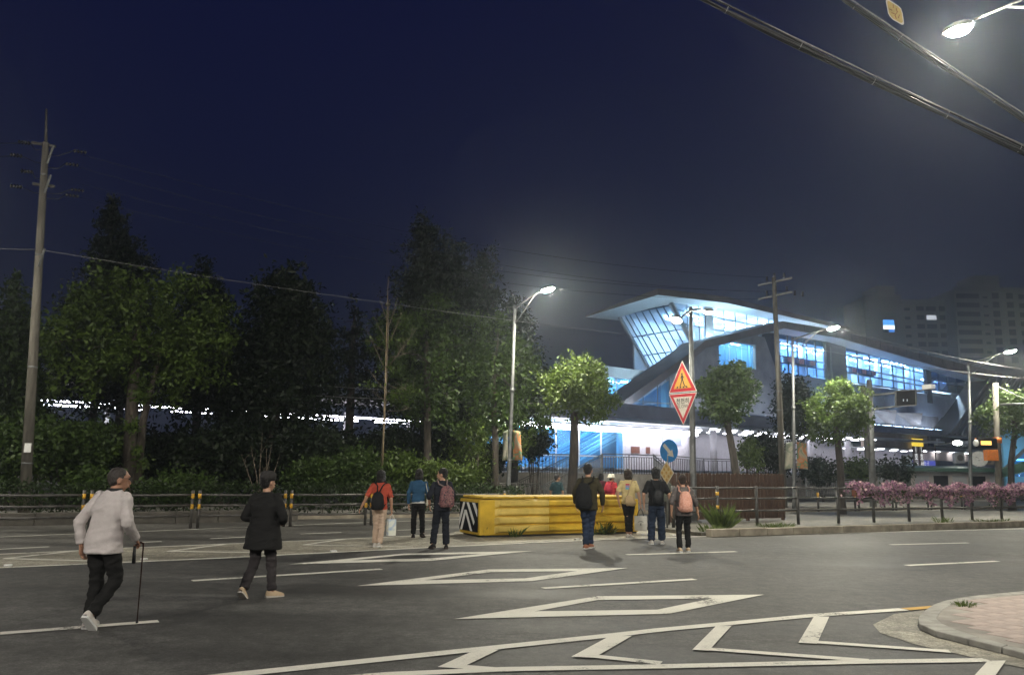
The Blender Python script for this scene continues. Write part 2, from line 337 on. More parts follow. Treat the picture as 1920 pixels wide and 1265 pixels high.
# -- central median on the right
md = MB().prism([RP(14.6, 17.3, .10), RP(70, 17.3, .10), RP(70, 20.9, .10), RP(14.6, 20.9, .10)], (0, 0, -.1)).build('median_strip', M['median']); struct(md)
kerb = struct(MB().box(RP(42, 17.17, .03), (54, .2, .06), RA).build('median_kerb', M['kerb']))
rnd = random.Random(5)
for i in range(30):
    s0 = 14.7 + i * 1.0; h = .20 + rnd.uniform(-.008, .008); n0 = 17.13 + rnd.uniform(-.012, .012)
    MB().box(RP(s0 + .5, n0, h / 2), (.985, .24, h), RA + rnd.uniform(-.008, .008)).build('kerb_stone', M['kerb'], kerb, bevel=.018)
kb2 = struct(MB().box(RP(30, 27.2, .06), (180, .3, .14), RA).build('far_kerb', M['kerb']))
pv = struct(MB().prism([RP(-60, 27.35, .14), RP(90, 27.35, .14), RP(90, 33, .14), RP(-60, 33, .14)], (0, 0, -.18)).build('far_pavement', M['pavement']))
bed = struct(MB().sheet([RP(-70, 33, .10), RP(13, 33, .10), RP(13, 60, 1.0), RP(-70, 60, 1.0)]).build('planting_bed', M['soil']))
# low stone edge behind the left railing
le = thing('low_wall', 'low dark concrete edge wall behind the roadside railing at left', 'wall', RP(-10, 26.2))
for i in range(22):
    MB().box(RP(-20 + i * 1.2, 26.2, .17), (1.185, .25, .34 + .01 * (i % 3)), RA).build('wall_block', M['wall_dark'], le, bevel=.015)
# -- near pavement corner with pink pavers, kerb and apron
def z8(*ps): return [(1200 + x / 2.667, 960 + y / 2.667) for x, y in ps]
ap = [G(*p, .006) for p in z8((1420, 488), (1270, 508), (1165, 560), (1200, 600), (1380, 660), (1740, 740), (1990, 790), (1990, 690), (1740, 690), (1600, 655), (1480, 625), (1400, 590), (1385, 565), (1420, 520))]
struct(MB().sheet(ap).build('concrete_apron', M['hatch']))
outer = [G(*p, .0) for p in z8((2100, 402), (1920, 417), (1680, 440), (1550, 460), (1480, 480), (1420, 520), (1385, 565), (1400, 590), (1480, 625), (1600, 655), (1740, 692), (2000, 760))]
inner = [G(*p, .0) for p in z8((2100, 414), (1920, 431), (1700, 455), (1590, 470), (1520, 512), (1484, 552), (1486, 566), (1520, 590), (1570, 612), (1640, 640), (1750, 672), (2000, 740))]
# resample both edges and lay kerb stones between them
def resample(ps, n):
    L = [0]
    for i in range(1, len(ps)): L.append(L[-1] + (ps[i] - ps[i - 1]).length)
    out = []
    for k in range(n + 1):
        t = L[-1] * k / n; i = max(j for j in range(len(L)) if L[j] <= t + 1e-9); i = min(i, len(ps) - 2)
        out.append(ps[i].lerp(ps[i + 1], (t - L[i]) / (L[i + 1] - L[i])))
    return out
ro, ri = resample(outer, 16), resample(inner, 16)
nk = struct(MB().sheet([p + Vector((0, 0, .002)) for p in ri] + [G(2050, 1240, .002)]).build('near_kerb', M['concrete']))
for k in range(16):
    q = [ro[k].lerp(ro[k + 1], .01), ro[k].lerp(ro[k + 1], .99), ri[k].lerp(ri[k + 1], .99), ri[k].lerp(ri[k + 1], .01)]
    MB().prism([p + Vector((0, 0, .07)) for p in q], (0, 0, -.07)).build('kerb_stone', M['kerb_grey'], nk, bevel=.012)
np_ = struct(MB().prism([p + Vector((0, 0, .066)) for p in ri] + [Vector((30, 22, .066)), Vector((30, 0, .066)), Vector((9, 1.5, .066))], (0, 0, -.066)).build('near_pavement', M['concrete']))
from mathutils import geometry as geo
ri2 = [p.to_2d() for p in ri] + [Vector((30, 22)), Vector((30, 0)), Vector((9, 1.5))]
def inside(p, poly):
    c = False; j = len(poly) - 1
    for i in range(len(poly)):
        a, b = poly[i], poly[j]
        if (a.y > p.y) != (b.y > p.y) and p.x < (b.x - a.x) * (p.y - a.y) / (b.y - a.y) + a.x: c = not c
        j = i
    return c
pav_me = None; cnt = 0
for i in range(-4, 30):
    for j in range(-12, 26):
        s0 = 5.0 + i * .302 + (j % 2) * .15; n0 = 3.0 + j * .302; c = RP(s0, n0)
        if all(inside((c + U * a + N * b).to_2d(), ri2) for a in (-.15, .15) for b in (-.15, .15)) and c.x < 8.6 and cnt < 300:
            if pav_me is None:
                ob = MB().box((0, 0, 0), (.297, .297, .05)).build('paving_stone', M['paver'], np_, bevel=.006); pav_me = ob.data
            else:
                ob = bpy.data.objects.new('paving_stone', pav_me); C.objects.link(ob); ob.parent = np_; b_ = ob.modifiers.new('b', 'BEVEL'); b_.width = .006; b_.segments = 1
            ob.location = (c.x, c.y, .048 + rnd.uniform(-.0015, .0015)); ob.rotation_euler = (0, 0, RA); cnt += 1

# ================================================================== VEGETATION HELPERS
def leaf_arrays(P_, size, rng, droop=.2, narrow=.5):
    n = len(P_); d = rng.normal(size=(n, 3)); d[:, 2] -= droop; d /= np.linalg.norm(d, axis=1)[:, None]
    a = rng.normal(size=(n, 3)); s = np.cross(d, a); s /= np.linalg.norm(s, axis=1)[:, None] + 1e-9; up = np.cross(s, d)
    L = (size * rng.uniform(.6, 1.35, n))[:, None]; w = L * narrow
    p0 = P_; p1 = P_ + d * L * .5 + s * w * .5 + up * L * .08; p2 = P_ + d * L; p3 = P_ + d * L * .5 - s * w * .5 + up * L * .08
    return np.stack([p0, p1, p2, p3], 1).reshape(-1, 3)
def quads_obj(name, V, m, parent=None, local=False):
    n = len(V) // 4; me = bpy.data.meshes.new(name)
    o_ = root_loc(parent) if (parent and not local) else Vector((0, 0, 0)); V = (V - np.array(o_)).astype(np.float32)
    me.vertices.add(4 * n); me.vertices.foreach_set('co', V.ravel()); me.loops.add(4 * n); me.loops.foreach_set('vertex_index', np.arange(4 * n, dtype=np.int32))
    me.polygons.add(n); me.polygons.foreach_set('loop_start', np.arange(0, 4 * n, 4, dtype=np.int32)); me.polygons.foreach_set('loop_total', np.full(n, 4, np.int32))
    me.update(calc_edges=True); me.materials.append(m)
    ob = bpy.data.objects.new(name, me); C.objects.link(ob); ob.parent = parent; return ob
def foliage(blobs, n, size, rng, clump=26, shell=.55, spread=.32, narrow=.5, flat=1.0):
    """leaf points: clumps spread through ellipsoids, denser towards the outside"""
    vol = np.array([b[1][0] * b[1][1] * b[1][2] for b in blobs]) ** (2 / 3); vol /= vol.sum(); out = []
    for (c, r), w in zip(blobs, vol):
        k = max(3, int(n * w / clump)); d = rng.normal(size=(k, 3)); d /= np.linalg.norm(d, axis=1)[:, None]
        rad = shell + (1 - shell) * rng.random(k) ** .6; cc = np.array(c) + d * rad[:, None] * np.array(r)
        m = max(4, int(n * w / k)); sg = spread * (np.mean(r) * .5 + .25)
        pts = cc[:, None, :] + rng.normal(size=(k, m, 3)) * sg * rng.uniform(.5, 1.3, (k, 1, 1)) * np.array([1, 1, flat]); out.append(pts.reshape(-1, 3))
    return leaf_arrays(np.concatenate(out), size, rng, narrow=narrow)
def branches(mb, base, tips, r0, rng, n=6, sag=.0):
    for t in tips:
        t = Vector(t); b = Vector(base); mid = b.lerp(t, .5) + Vector((rng.uniform(-.25, .25), rng.uniform(-.25, .25), rng.uniform(.0, .35) - sag)); mb.tube([b, mid, t], [r0, r0 * .6, r0 * .18], n)
def tree(name, label, cat, base, trunk, blobs, n, size, leaf, seed, bark='bark', group=None, clump=26, shell=.5, spread=.32, narrow=.5, nb=7, fork=None):
    rng = np.random.default_rng(seed); t = thing(name, label, cat, base, group)
    mb = MB(); pts = [Vector(p[0]) for p in trunk]; mb.tube(pts, [p[1] for p in trunk], 10)
    top = pts[-1]
    for f in (fork or []): mb.tube([Vector(p[0]) for p in f], [p[1] for p in f], 8)
    start = pts[max(0, len(pts) - 2)].lerp(top, .6)
    for i in range(nb):
        c, r = blobs[i % len(blobs)]; d = rng.normal(size=3); d /= np.linalg.norm(d); tip = np.array(c) + d * np.array(r) * .75
        branches(mb, start, [tip], trunk[-1][1] * .7, rng, 5)
    mb.build('trunk', M[bark], t, smooth=True)
    quads_obj('crown', foliage(blobs, n, size, rng, clump, shell, spread, narrow), M[leaf], t); return t

# ================================================================== TREES
def zh(y, d, x=960): return at(x, y, d).z
# kerbside street trees on the far pavement
def street_tree(xc, ytop, ybot, xl, xr, d, xbase, label, seed, n, leaf, size=.17, lean=0.0, trunk_r=.16, crown_d=1.0):
    c = at(xc, (ytop + ybot) / 2, d); a = at(xl, (ytop + ybot) / 2, d); b = at(xr, (ytop + ybot) / 2, d)
    rx = (b.x - a.x) / 2; rz = (zh(ytop, d, xc) - zh(ybot, d, xc)) / 2; base = at(xbase, 930, d); base.z = .1
    rng = np.random.default_rng(seed); blobs = []
    for k in range(9):
        th = rng.uniform(0, 6.28); ph = rng.uniform(-.7, .9); q = (c.x + rx * .5 * math.cos(th) * math.cos(ph), c.y + rx * crown_d * .5 * math.sin(th) * math.cos(ph), c.z + rz * .55 * math.sin(ph))
        f_ = rng.uniform(.36, .56); blobs.append((q, (rx * f_, rx * f_ * crown_d, rz * f_)))
    blobs.append((tuple(c), (rx * .72, rx * .7 * crown_d, rz * .72)))
    zb = c.z - rz * .55
    tr = [((base.x, base.y, .0), trunk_r * 1.25), ((base.x + lean * .1, base.y, .6), trunk_r), ((base.x + lean * .5 + (c.x - base.x) * .3, base.y, zb * .6), trunk_r * .88), ((c.x + lean * .2, c.y, zb), trunk_r * .75), ((c.x, c.y, c.z), trunk_r * .4)]
    return tree('street_tree', label, 'tree', (base.x, base.y, 0), tr, blobs, n, size, leaf, seed, 'bark_dark', 'street trees in front of the station', 55, .5, .2, .5, 12)
street_tree(1076, 648, 806, 984, 1162, 31.5, 1071, 'round clipped street tree in front of the glass escalator', 11, 11000, 'leaf_fresh', .16, .15, .20)
street_tree(1362, 668, 812, 1298, 1432, 33.5, 1388, 'dark street tree right of the crossing sign pole', 12, 8500, 'leaf_grey', .17, -.2, .17)
street_tree(1566, 702, 842, 1494, 1628, 35.5, 1577, 'dense rounded street tree right of the banner post', 13, 9000, 'leaf', .16, .1, .17)
street_tree(1900, 716, 835, 1828, 1985, 42, 1896, 'street tree cut off by the right edge behind the concrete pole', 14, 7000, 'leaf_grey', .19, 0, .17)
# trees behind the left railing, each placed by its own distance and height
def bl(x, y, d, rx, rz, ry=None): p = at(x, y, d); return (tuple(p), (rx, ry or rx, rz))
def park_tree(name, label, xbase, d, trunk_top_y, blobs, n, size, leaf, seed, r=.16, bark='bark_dark', cat='tree', group='trees of the dark belt behind the railing', **k):
    b = at(xbase, 920, d); tt = at(blobs[0][0] if False else xbase, trunk_top_y, d); c0 = Vector(blobs[0][0])
    tr = [((b.x, d, .0), r * 1.3), ((b.x + .1, d, 1.2), r), ((b.x * .6 + c0.x * .4, d, tt.z * .7), r * .8), ((c0.x, c0.y, tt.z), r * .45)]
    return tree(name, label, cat, (b.x, d, 0), tr, blobs, n, size, leaf, seed, bark, group, **k)
park_tree('broadleaf_tree', 'wide lit broadleaf tree directly right of the utility pole', 232, 31, 610,
          [bl(260, 610, 31, 2.6, 2.0), bl(165, 640, 30, 1.7, 1.6), bl(330, 600, 31, 2.2, 1.9), bl(215, 555, 30.5, 1.7, 1.1), bl(385, 650, 31, 1.3, 1.5), bl(150, 690, 30, 1.3, 1.3), bl(290, 690, 30.5, 1.9, 1.3), bl(240, 835, 30.5, .7, 1.0)], 15000, .2, 'leaf', 21, .26, 'bark_dark', nb=11, shell=.6, clump=60, spread=.2,
          fork=[[(tuple(at(255, 915, 31.2)), .2), (tuple(at(268, 790, 31.2)), .15), (tuple(at(300, 660, 31)), .07)]])
def cone_tree(name, label, x, d, ytop, ybot, w, n, leaf, seed, size=.22, lean=0, ex=.75, mn=.22):
    zt = zh(ytop, d, x); zb = zh(ybot, d, x); X = at(x, 800, d).x; K = 8; blobs = []
    rng = np.random.default_rng(seed)
    for k in range(K):
        f = k / (K - 1); z = zb + (zt - zb) * (.06 + .83 * f); r = w * (1 - f) ** ex * (1.0 if f > .12 else .85) + mn; blobs.append(((X + rng.uniform(-.15, .15) * w + lean * f, d + rng.uniform(-.2, .2), z), (r, r, (zt - zb) / K * .95)))
    tr = [((X, d, 0), .24), ((X, d, zb + .3), .2), ((X + lean * .5, d, (zb + zt) / 2), .12), ((X + lean, d, zt - .6), .03)]
    return tree(name, label, 'tree', (X, d, 0), tr, blobs, int(n * 2.8), size * 1.2, leaf, seed, 'bark_dark', 'trees of the dark belt behind the railing', 34, .25, .28, .42, 14)
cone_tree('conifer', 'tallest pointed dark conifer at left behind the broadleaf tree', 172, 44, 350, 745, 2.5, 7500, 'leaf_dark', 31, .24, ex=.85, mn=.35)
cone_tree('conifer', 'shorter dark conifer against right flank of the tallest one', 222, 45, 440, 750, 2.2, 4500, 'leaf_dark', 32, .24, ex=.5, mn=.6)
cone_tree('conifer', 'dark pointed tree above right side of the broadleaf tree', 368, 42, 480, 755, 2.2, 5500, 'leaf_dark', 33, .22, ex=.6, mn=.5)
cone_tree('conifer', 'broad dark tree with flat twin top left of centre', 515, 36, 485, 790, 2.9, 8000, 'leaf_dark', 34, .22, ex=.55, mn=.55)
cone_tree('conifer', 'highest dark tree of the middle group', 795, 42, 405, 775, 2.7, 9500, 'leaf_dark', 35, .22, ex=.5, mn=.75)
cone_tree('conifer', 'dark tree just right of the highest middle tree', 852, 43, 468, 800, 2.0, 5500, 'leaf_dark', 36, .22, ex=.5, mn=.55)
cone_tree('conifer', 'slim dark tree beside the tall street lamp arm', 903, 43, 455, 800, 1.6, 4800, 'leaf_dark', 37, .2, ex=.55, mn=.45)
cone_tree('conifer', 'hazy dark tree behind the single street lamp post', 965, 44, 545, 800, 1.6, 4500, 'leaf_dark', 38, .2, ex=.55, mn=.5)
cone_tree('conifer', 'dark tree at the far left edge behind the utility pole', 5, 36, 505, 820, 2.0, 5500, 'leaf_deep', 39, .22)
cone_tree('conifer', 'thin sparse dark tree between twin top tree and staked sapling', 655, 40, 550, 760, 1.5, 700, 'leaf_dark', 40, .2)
park_tree('maple_tree', 'lit leafy maple behind the staked sapling', 797, 34, 640,
          [bl(800, 660, 34, 1.7, 1.7), bl(850, 700, 33.5, 1.3, 1.4), bl(770, 740, 34, 1.2, 1.1), bl(860, 770, 33, 1.1, .9), bl(740, 640, 35, 1.2, 1.5), bl(820, 600, 34.5, 1.1, 1.1), bl(880, 640, 34, .9, 1.2)], 7500, .19, 'leaf_deep', 41, .17, 'bark_dark', nb=9, clump=40, spread=.26, shell=.6)
park_tree('maple_tree', 'lit leafy maple close behind the single street lamp post', 925, 33.5, 660,
          [bl(925, 650, 33.5, 1.1, 1.5), bl(955, 720, 33.5, 1.0, 1.2), bl(905, 720, 33.5, .9, 1.1), bl(980, 690, 34.5, .9, 1.3), bl(940, 770, 33.8, 1.0, .8), bl(1000, 780, 35, .8, .7)], 6000, .19, 'leaf_deep', 42, .14, nb=8, clump=40, spread=.26, shell=.6)
park_tree('maple_tree', 'young maple glowing green around the small park lamp', 878, 35, 830,
          [bl(880, 825, 35, .8, .55), bl(915, 812, 35.4, .7, .4), bl(858, 850, 35, .4, .4), bl(975, 835, 36, .6, .7)], 2300, .17, 'leaf_fresh', 43, .07, nb=6, clump=30, group='maples')
park_tree('clipped_bush', 'small yellowish clipped conifer left of the lower handrail', 896, 32.5, 850, [bl(896, 868, 32.5, .45, .7), bl(890, 890, 32.5, .55, .45)], 1800, .10, 'leaf_fresh', 44, .05, cat='bush', group='bushes')
# staked sapling with bare branches
sp = thing('bare_sapling', 'thin bare sapling tied to a tall bamboo stake', 'sapling', (at(716, 920, 31).x, 31, 0))
st = MB(); p0, p1 = at(716, 925, 31), at(728, 520, 31); p0.z = 0
st.tube([p0, p0.lerp(p1, .5), p1], [.032, .026, .012], 7); st.build('stake', mat('bamboo', (.22, .17, .10), .6, .3, 6), sp, smooth=True)
brm = MB(); rng = np.random.default_rng(3)
tr0 = [at(712, 920, 31.1), at(722, 760, 31.1), at(727, 640, 31.1), at(729, 560, 31.1)]; tr0[0].z = 0
brm.tube(tr0, [.06, .045, .03, .01], 6)
for y0, x1, y1 in ((700, 688, 615), (690, 760, 640), (690, 778, 620), (720, 760, 730), (735, 690, 690), (640, 700, 590), (650, 752, 590), (735, 775, 735), (620, 745, 560), (660, 695, 640), (670, 765, 660), (750, 700, 735), (600, 712, 560), (770, 768, 765)):
    a = at(726, y0, 31.1); b = at(x1, y1, 31.1 + rng.uniform(-.6, .6)) ; b = a.lerp(b, 1.1); m = a.lerp(b, .5) + Vector((0, 0, -.06)); brm.tube([a, m, b], [.02, .014, .004], 5)
    for q in range(4):
        t_ = rng.uniform(.4, 1); c = a.lerp(b, t_); e_ = c + Vector(rng.normal(size=3)) * .22 + Vector((0, 0, .15)); brm.tube([c, e_], [.008, .003], 4)
brm.build('trunk', M['bark'], sp, smooth=True)
rng = np.random.default_rng(9); P_ = np.concatenate([np.array(at(x, y, 31.1)) + rng.normal(size=(k, 3)) * np.array([.22, .25, .08]) for x, y, k in ((755, 735, 130), (745, 745, 90), (700, 720, 60), (728, 640, 70), (768, 732, 60), (728, 690, 60), (690, 640, 30), (765, 640, 40), (750, 600, 30))])
quads_obj('leaves', leaf_arrays(P_, .13, rng), M['leaf'], sp)
sh = thing('bare_shrub', 'leafless thin shrub behind the man in the cap', 'shrub', (at(490, 920, 29).x, 29, 0)); mb = MB(); b0 = at(490, 925, 29); b0.z = 0
for x, y in ((470, 835), (492, 810), (510, 830), (525, 850), (452, 850), (500, 840)):
    e_ = at(x, y, 29 + rng.uniform(-.4, .4)); mb.tube([b0, b0.lerp(e_, .5) + Vector((rng.uniform(-.1, .1), 0, .05)), e_], [.03, .018, .005], 5)
    for q in range(3): c = b0.lerp(e_, rng.uniform(.5, .9)); mb.tube([c, c + Vector(rng.normal(size=3)) * .15 + Vector((0, 0, .25))], [.01, .003], 4)
mb.build('stem', M['bark'], sh, smooth=True)
# shrubs and understorey
def shrub(label, x, y, d, rx, rz, n, leaf, seed, size=.15, name='shrub', ry=None, group='shrubs behind the railing'):
    rng = np.random.default_rng(seed); p = at(x, y, d); t = thing(name, label, 'shrub', (p.x, d, 0), group); bs = []
    for k in range(5): bs.append(((p.x + rng.uniform(-.55, .55) * rx, d + rng.uniform(-.4, .4), p.z + rng.uniform(-.4, .35) * rz), (rx * .6, (ry or rx) * .6, rz * .6)))
    mb = MB()
    for k in range(5): q = Vector(bs[k][0]); mb.tube([(p.x + rng.uniform(-.15, .15), d, 0), (q.x * .6 + p.x * .4, q.y, q.z * .6), q], [.04, .028, .01], 5)
    mb.build('stem', M['bark_dark'], t, smooth=True); quads_obj('foliage', foliage(bs, int(n * 1.8), size * 1.1, rng, 28, .3, .35), M[leaf], t)
shrub('leafy bright shrub between the two women and the maple', 745, 880, 31.5, 1.0, .75, 2800, 'leaf', 51)
shrub('bright rounded shrub left of the yellow barrier board', 838, 895, 31, .95, .5, 2600, 'leaf_fresh', 52)
shrub('dim green shrub behind the woman in red', 650, 880, 31, 1.3, .8, 3000, 'leaf_deep', 53)
shrub('shrub to the right of the cap man, under the twin top tree', 585, 895, 30.5, 1.0, .65, 2200, 'leaf_deep', 54)
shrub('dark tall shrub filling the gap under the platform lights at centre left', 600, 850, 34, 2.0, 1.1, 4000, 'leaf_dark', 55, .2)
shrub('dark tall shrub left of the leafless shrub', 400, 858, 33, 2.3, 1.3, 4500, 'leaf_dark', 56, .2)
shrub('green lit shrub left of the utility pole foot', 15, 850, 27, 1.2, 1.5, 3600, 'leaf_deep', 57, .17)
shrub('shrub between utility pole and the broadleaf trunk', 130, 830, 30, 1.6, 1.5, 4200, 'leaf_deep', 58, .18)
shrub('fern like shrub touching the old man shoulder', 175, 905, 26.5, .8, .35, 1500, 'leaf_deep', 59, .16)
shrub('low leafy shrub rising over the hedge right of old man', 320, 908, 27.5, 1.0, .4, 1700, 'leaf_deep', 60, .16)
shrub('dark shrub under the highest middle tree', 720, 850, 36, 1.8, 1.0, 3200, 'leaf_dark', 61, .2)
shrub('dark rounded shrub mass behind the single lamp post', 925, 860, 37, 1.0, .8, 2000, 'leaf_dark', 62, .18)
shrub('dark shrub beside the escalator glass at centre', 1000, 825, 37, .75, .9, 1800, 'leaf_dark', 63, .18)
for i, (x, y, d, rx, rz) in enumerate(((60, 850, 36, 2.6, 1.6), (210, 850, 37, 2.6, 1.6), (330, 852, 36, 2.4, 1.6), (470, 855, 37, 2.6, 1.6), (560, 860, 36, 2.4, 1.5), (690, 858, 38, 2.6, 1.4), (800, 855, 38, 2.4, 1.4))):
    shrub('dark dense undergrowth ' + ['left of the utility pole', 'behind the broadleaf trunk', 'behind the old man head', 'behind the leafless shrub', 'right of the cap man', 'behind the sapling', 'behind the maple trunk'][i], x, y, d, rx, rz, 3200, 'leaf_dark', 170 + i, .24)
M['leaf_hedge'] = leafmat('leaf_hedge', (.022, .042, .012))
hd = thing('hedge', 'long clipped dark green hedge behind the left railing', 'hedge', RP(-3, 27.2))
rng = np.random.default_rng(71); k = 17000; ss = rng.uniform(-14, 14.5, k); nn_ = 27.0 + rng.uniform(0, 1.1, k); zz = .1 + 1.02 * rng.random(k) ** .6 + rng.normal(size=k) * .05 + .06 * np.sin(ss * 2.1)
P_ = np.stack([ss * U.x + nn_ * N.x, ss * U.y + nn_ * N.y, zz], 1); quads_obj('foliage', leaf_arrays(P_, .12, rng), M['leaf_hedge'], hd)
mb = MB()
for i in range(26): q = RP(-14 + i * 1.1, 27.5); mb.tube([q, q + Vector((.05, 0, .85))], [.025, .012], 5)
mb.build('stem', M['bark_dark'], hd)
# weeds: grass tufts along the kerb, the fence and the barrier foot
def tuft(label, p, n, h, w, seed, leaf='grass', group='grass tufts by the kerb and barrier'):
    rng = np.random.default_rng(seed); a = rng.uniform(0, 6.283, n); r = rng.random(n) * w; b = np.stack([p.x + r * np.cos(a), p.y + r * np.sin(a), np.full(n, p.z)], 1)
    d = np.stack([np.cos(a) * .3, np.sin(a) * .3, np.ones(n)], 1) + rng.normal(size=(n, 3)) * .18; L = h * rng.uniform(.4, 1.1, n)[:, None]; s = np.stack([-np.sin(a), np.cos(a), np.zeros(n)], 1) * .006 * (1 + h)
    bend = d * np.array([1.5, 1.5, .95]); V = np.stack([b - s, b + s, b + d * L * .6 + s * .8, b + bend * L], 1).reshape(-1, 3)
    o = quads_obj('grass_tuft', V, M[leaf]); o['kind'] = 'stuff'; return tag(o, label, 'grass', group)
tuft('tall bright grass tuft in front of the wooden fence', RP(s_on(1352, 18.4), 18.4, .1), 300, .62, .26, 81)
tuft('low grass at the right foot of the wooden fence', RP(s_on(1450, 18.2), 18.2, .1), 220, .16, .6, 82)
tuft('small weed at the left corner of the yellow barrier', G(905, 1006), 140, .24, .2, 83)
tuft('thin weed under the middle of the yellow barrier', G(965, 1006), 60, .26, .14, 84)
tuft('dry weed by the barrier behind the olive jacket man', G(1130, 1001), 130, .34, .3, 85)
tuft('grass clump on the kerb edge of the pink pavement', G(1806, 1135, .07), 110, .06, .15, 86)
tuft('grass along the kerb below the flower boxes', RP(s_on(1860, 17.7), 17.7, .1), 200, .15, .7, 87)
tuft('dark grass on the kerb stones left of the fence', RP(15.2, 17.6, .1), 160, .2, .4, 88)
tuft('weed growing out of the kerb right of the fence', RP(s_on(1765, 17.4), 17.4, .18), 90, .2, .25, 89)
# ================================================================== STREET FURNITURE
def text_mb(body, size, origin, right, up, depth=.004, align='CENTER', offset=0.0):
    cu = bpy.data.curves.new('t', 'FONT'); cu.body = body; cu.size = size; cu.align_x = align; cu.align_y = 'CENTER'; cu.offset = offset; cu.resolution_u = 2
    ob = bpy.data.objects.new('t', cu); C.objects.link(ob); dg = bpy.context.evaluated_depsgraph_get(); me = bpy.data.meshes.new_from_object(ob.evaluated_get(dg))
    mb = MB(); origin = Vector(origin); right = Vector(right).normalized(); up = Vector(up).normalized(); mb.add([origin + right * v.co.x + up * v.co.y for v in me.vertices], [tuple(p.vertices) for p in me.polygons])
    bpy.data.objects.remove(ob); bpy.data.curves.remove(cu); bpy.data.meshes.remove(me); return mb
# -- yellow crash barrier block
S0, S1, NF, NB_, HB = 8.7, 13.6, 18.68, 20.0, .98
ba = thing('crash_barrier', 'long ribbed yellow crash barrier with chevron end board', 'barrier', RP((S0 + S1) / 2, 19.1))
MB().prism([RP(S0, NF + .06, .05), RP(S1, NF + .06, .05), RP(S1, NB_, .05), RP(S0, NB_, .05)], (0, 0, HB - .09)).build('body', M['yellow'], ba, bevel=.03)
MB().prism([RP(S0 + .1, NF + .1, 0), RP(S1 - .05, NF + .1, 0), RP(S1 - .05, NB_ - .05, 0), RP(S0 + .1, NB_ - .05, 0)], (0, 0, .05)).build('plinth', M['black'], ba)
segs = [(S0 + .42, 10.75, 'yellow_worn'), (10.60, 12.25, 'yellow'), (12.1, S1 - .12, 'yellow')]
for r_i in range(4):
    z0 = .10 + r_i * .215; z1 = z0 + .20
    for k, (a, b, mm) in enumerate(segs):
        e_ = .012 * (k % 2); prof = [(z0, 0), (z0 + .035, .075), (z0 + .06, .086 + e_), (z1 - .06, .086 + e_), (z1 - .035, .075), (z1, 0)]
        mb = MB(); st_ = [(a, 0.0), (a + .1, 1.0), (b - .1, 1.0), (b, .0 if k == 2 else .6)]
        V = [RP(s_, NF + .062 - q * w, z) for s_, w in st_ for z, q in prof]; n = len(prof); F = []
        for i in range(3):
            for j in range(n - 1): F.append((i * n + j, i * n + j + 1, (i + 1) * n + j + 1, (i + 1) * n + j))
        mb.add(V, F); mb.build('rib', M[mm], ba)
for s_ in np.arange(S0 + .05, S1 - .8, 1.6):
    MB().box(RP(s_ + .76, (NF + NB_) / 2, HB + .012), (1.5, NB_ - NF - .07, .06), RA).build('top_cover', M['yellow'], ba, bevel=.02)
for s_ in (9.9, 10.68, 11.5, 12.18, 12.9):
    for z in (.215, .43, .645): MB().ball(RP(s_, NF + .03, z), .014, 8, 5).build('bolt', M['darksteel'], ba)
bd = MB().prism([RP(S0 - .012, NF + .13, .13), RP(S0 - .012, NB_ - .06, .13), RP(S0 - .012, NB_ - .06, .86), RP(S0 - .012, NF + .13, .86)], -U * .012).build('chevron_board', M['boardblack'], ba)
def bdp(x, y): return RP(S0 - .028, NB_ - .06 - x * (NB_ - NF - .19), .86 - y * .73)     # board coordinates: x right, y down
for q in ([(.28, .28), (.40, .28), (.17, .99), (.05, .99)], [(.28, .28), (.40, .28), (.74, .99), (.62, .99)], [(.20, .01), (.32, .01), (.12, .56), (.0, .86), (.0, .58)], [(.38, .01), (.52, .01), (.86, .66), (.80, .78)], [(.70, .01), (.86, .01), (.99, .24), (.99, .5)]):
    MB().sheet([bdp(*p) for p in q]).build('stripe', M['white'], bd)
# -- dark pipe railing of the median (right) : posts, three rails
def railing(name, label, posts, n, zb, zr, post_h, pr=.045, rr=.03, bands=(), cat='railing', m='darksteel', foot=None):
    t = thing(name, label, cat, RP(posts[0], n, zb))
    for i, s_ in enumerate(posts):
        MB().tube([RP(s_, n, zb), RP(s_, n, zb + post_h)], pr, 10).build('post', M[m], t, smooth=True)
        if i in bands:
            for z in bands[i]: MB().tube([RP(s_, n, z), RP(s_, n, z + .10)], pr + .004, 10).build('reflective_band', M['reflector'], t, smooth=True)
    for i in range(len(posts) - 1):
        for z in zr:
            MB().tube([RP(posts[i], n, z), RP((posts[i] + posts[i + 1]) / 2, n, z - .008), RP(posts[i + 1], n, z)], rr, 8).build('rail', M[m], t, smooth=True)
    return t
pxp = [1262, 1345, 1418, 1495, 1570, 1636, 1702, 1764, 1820, 1875, 1930, 1985]
rposts = [s_on(x, 19.2) for x in pxp]
railing('median_railing', 'dark pipe railing on the median carrying the flower boxes', rposts, 19.2, .10, (.55, .92, 1.24), 1.2, .05, .03, {0: (1.02,), 1: (1.02, .62)})
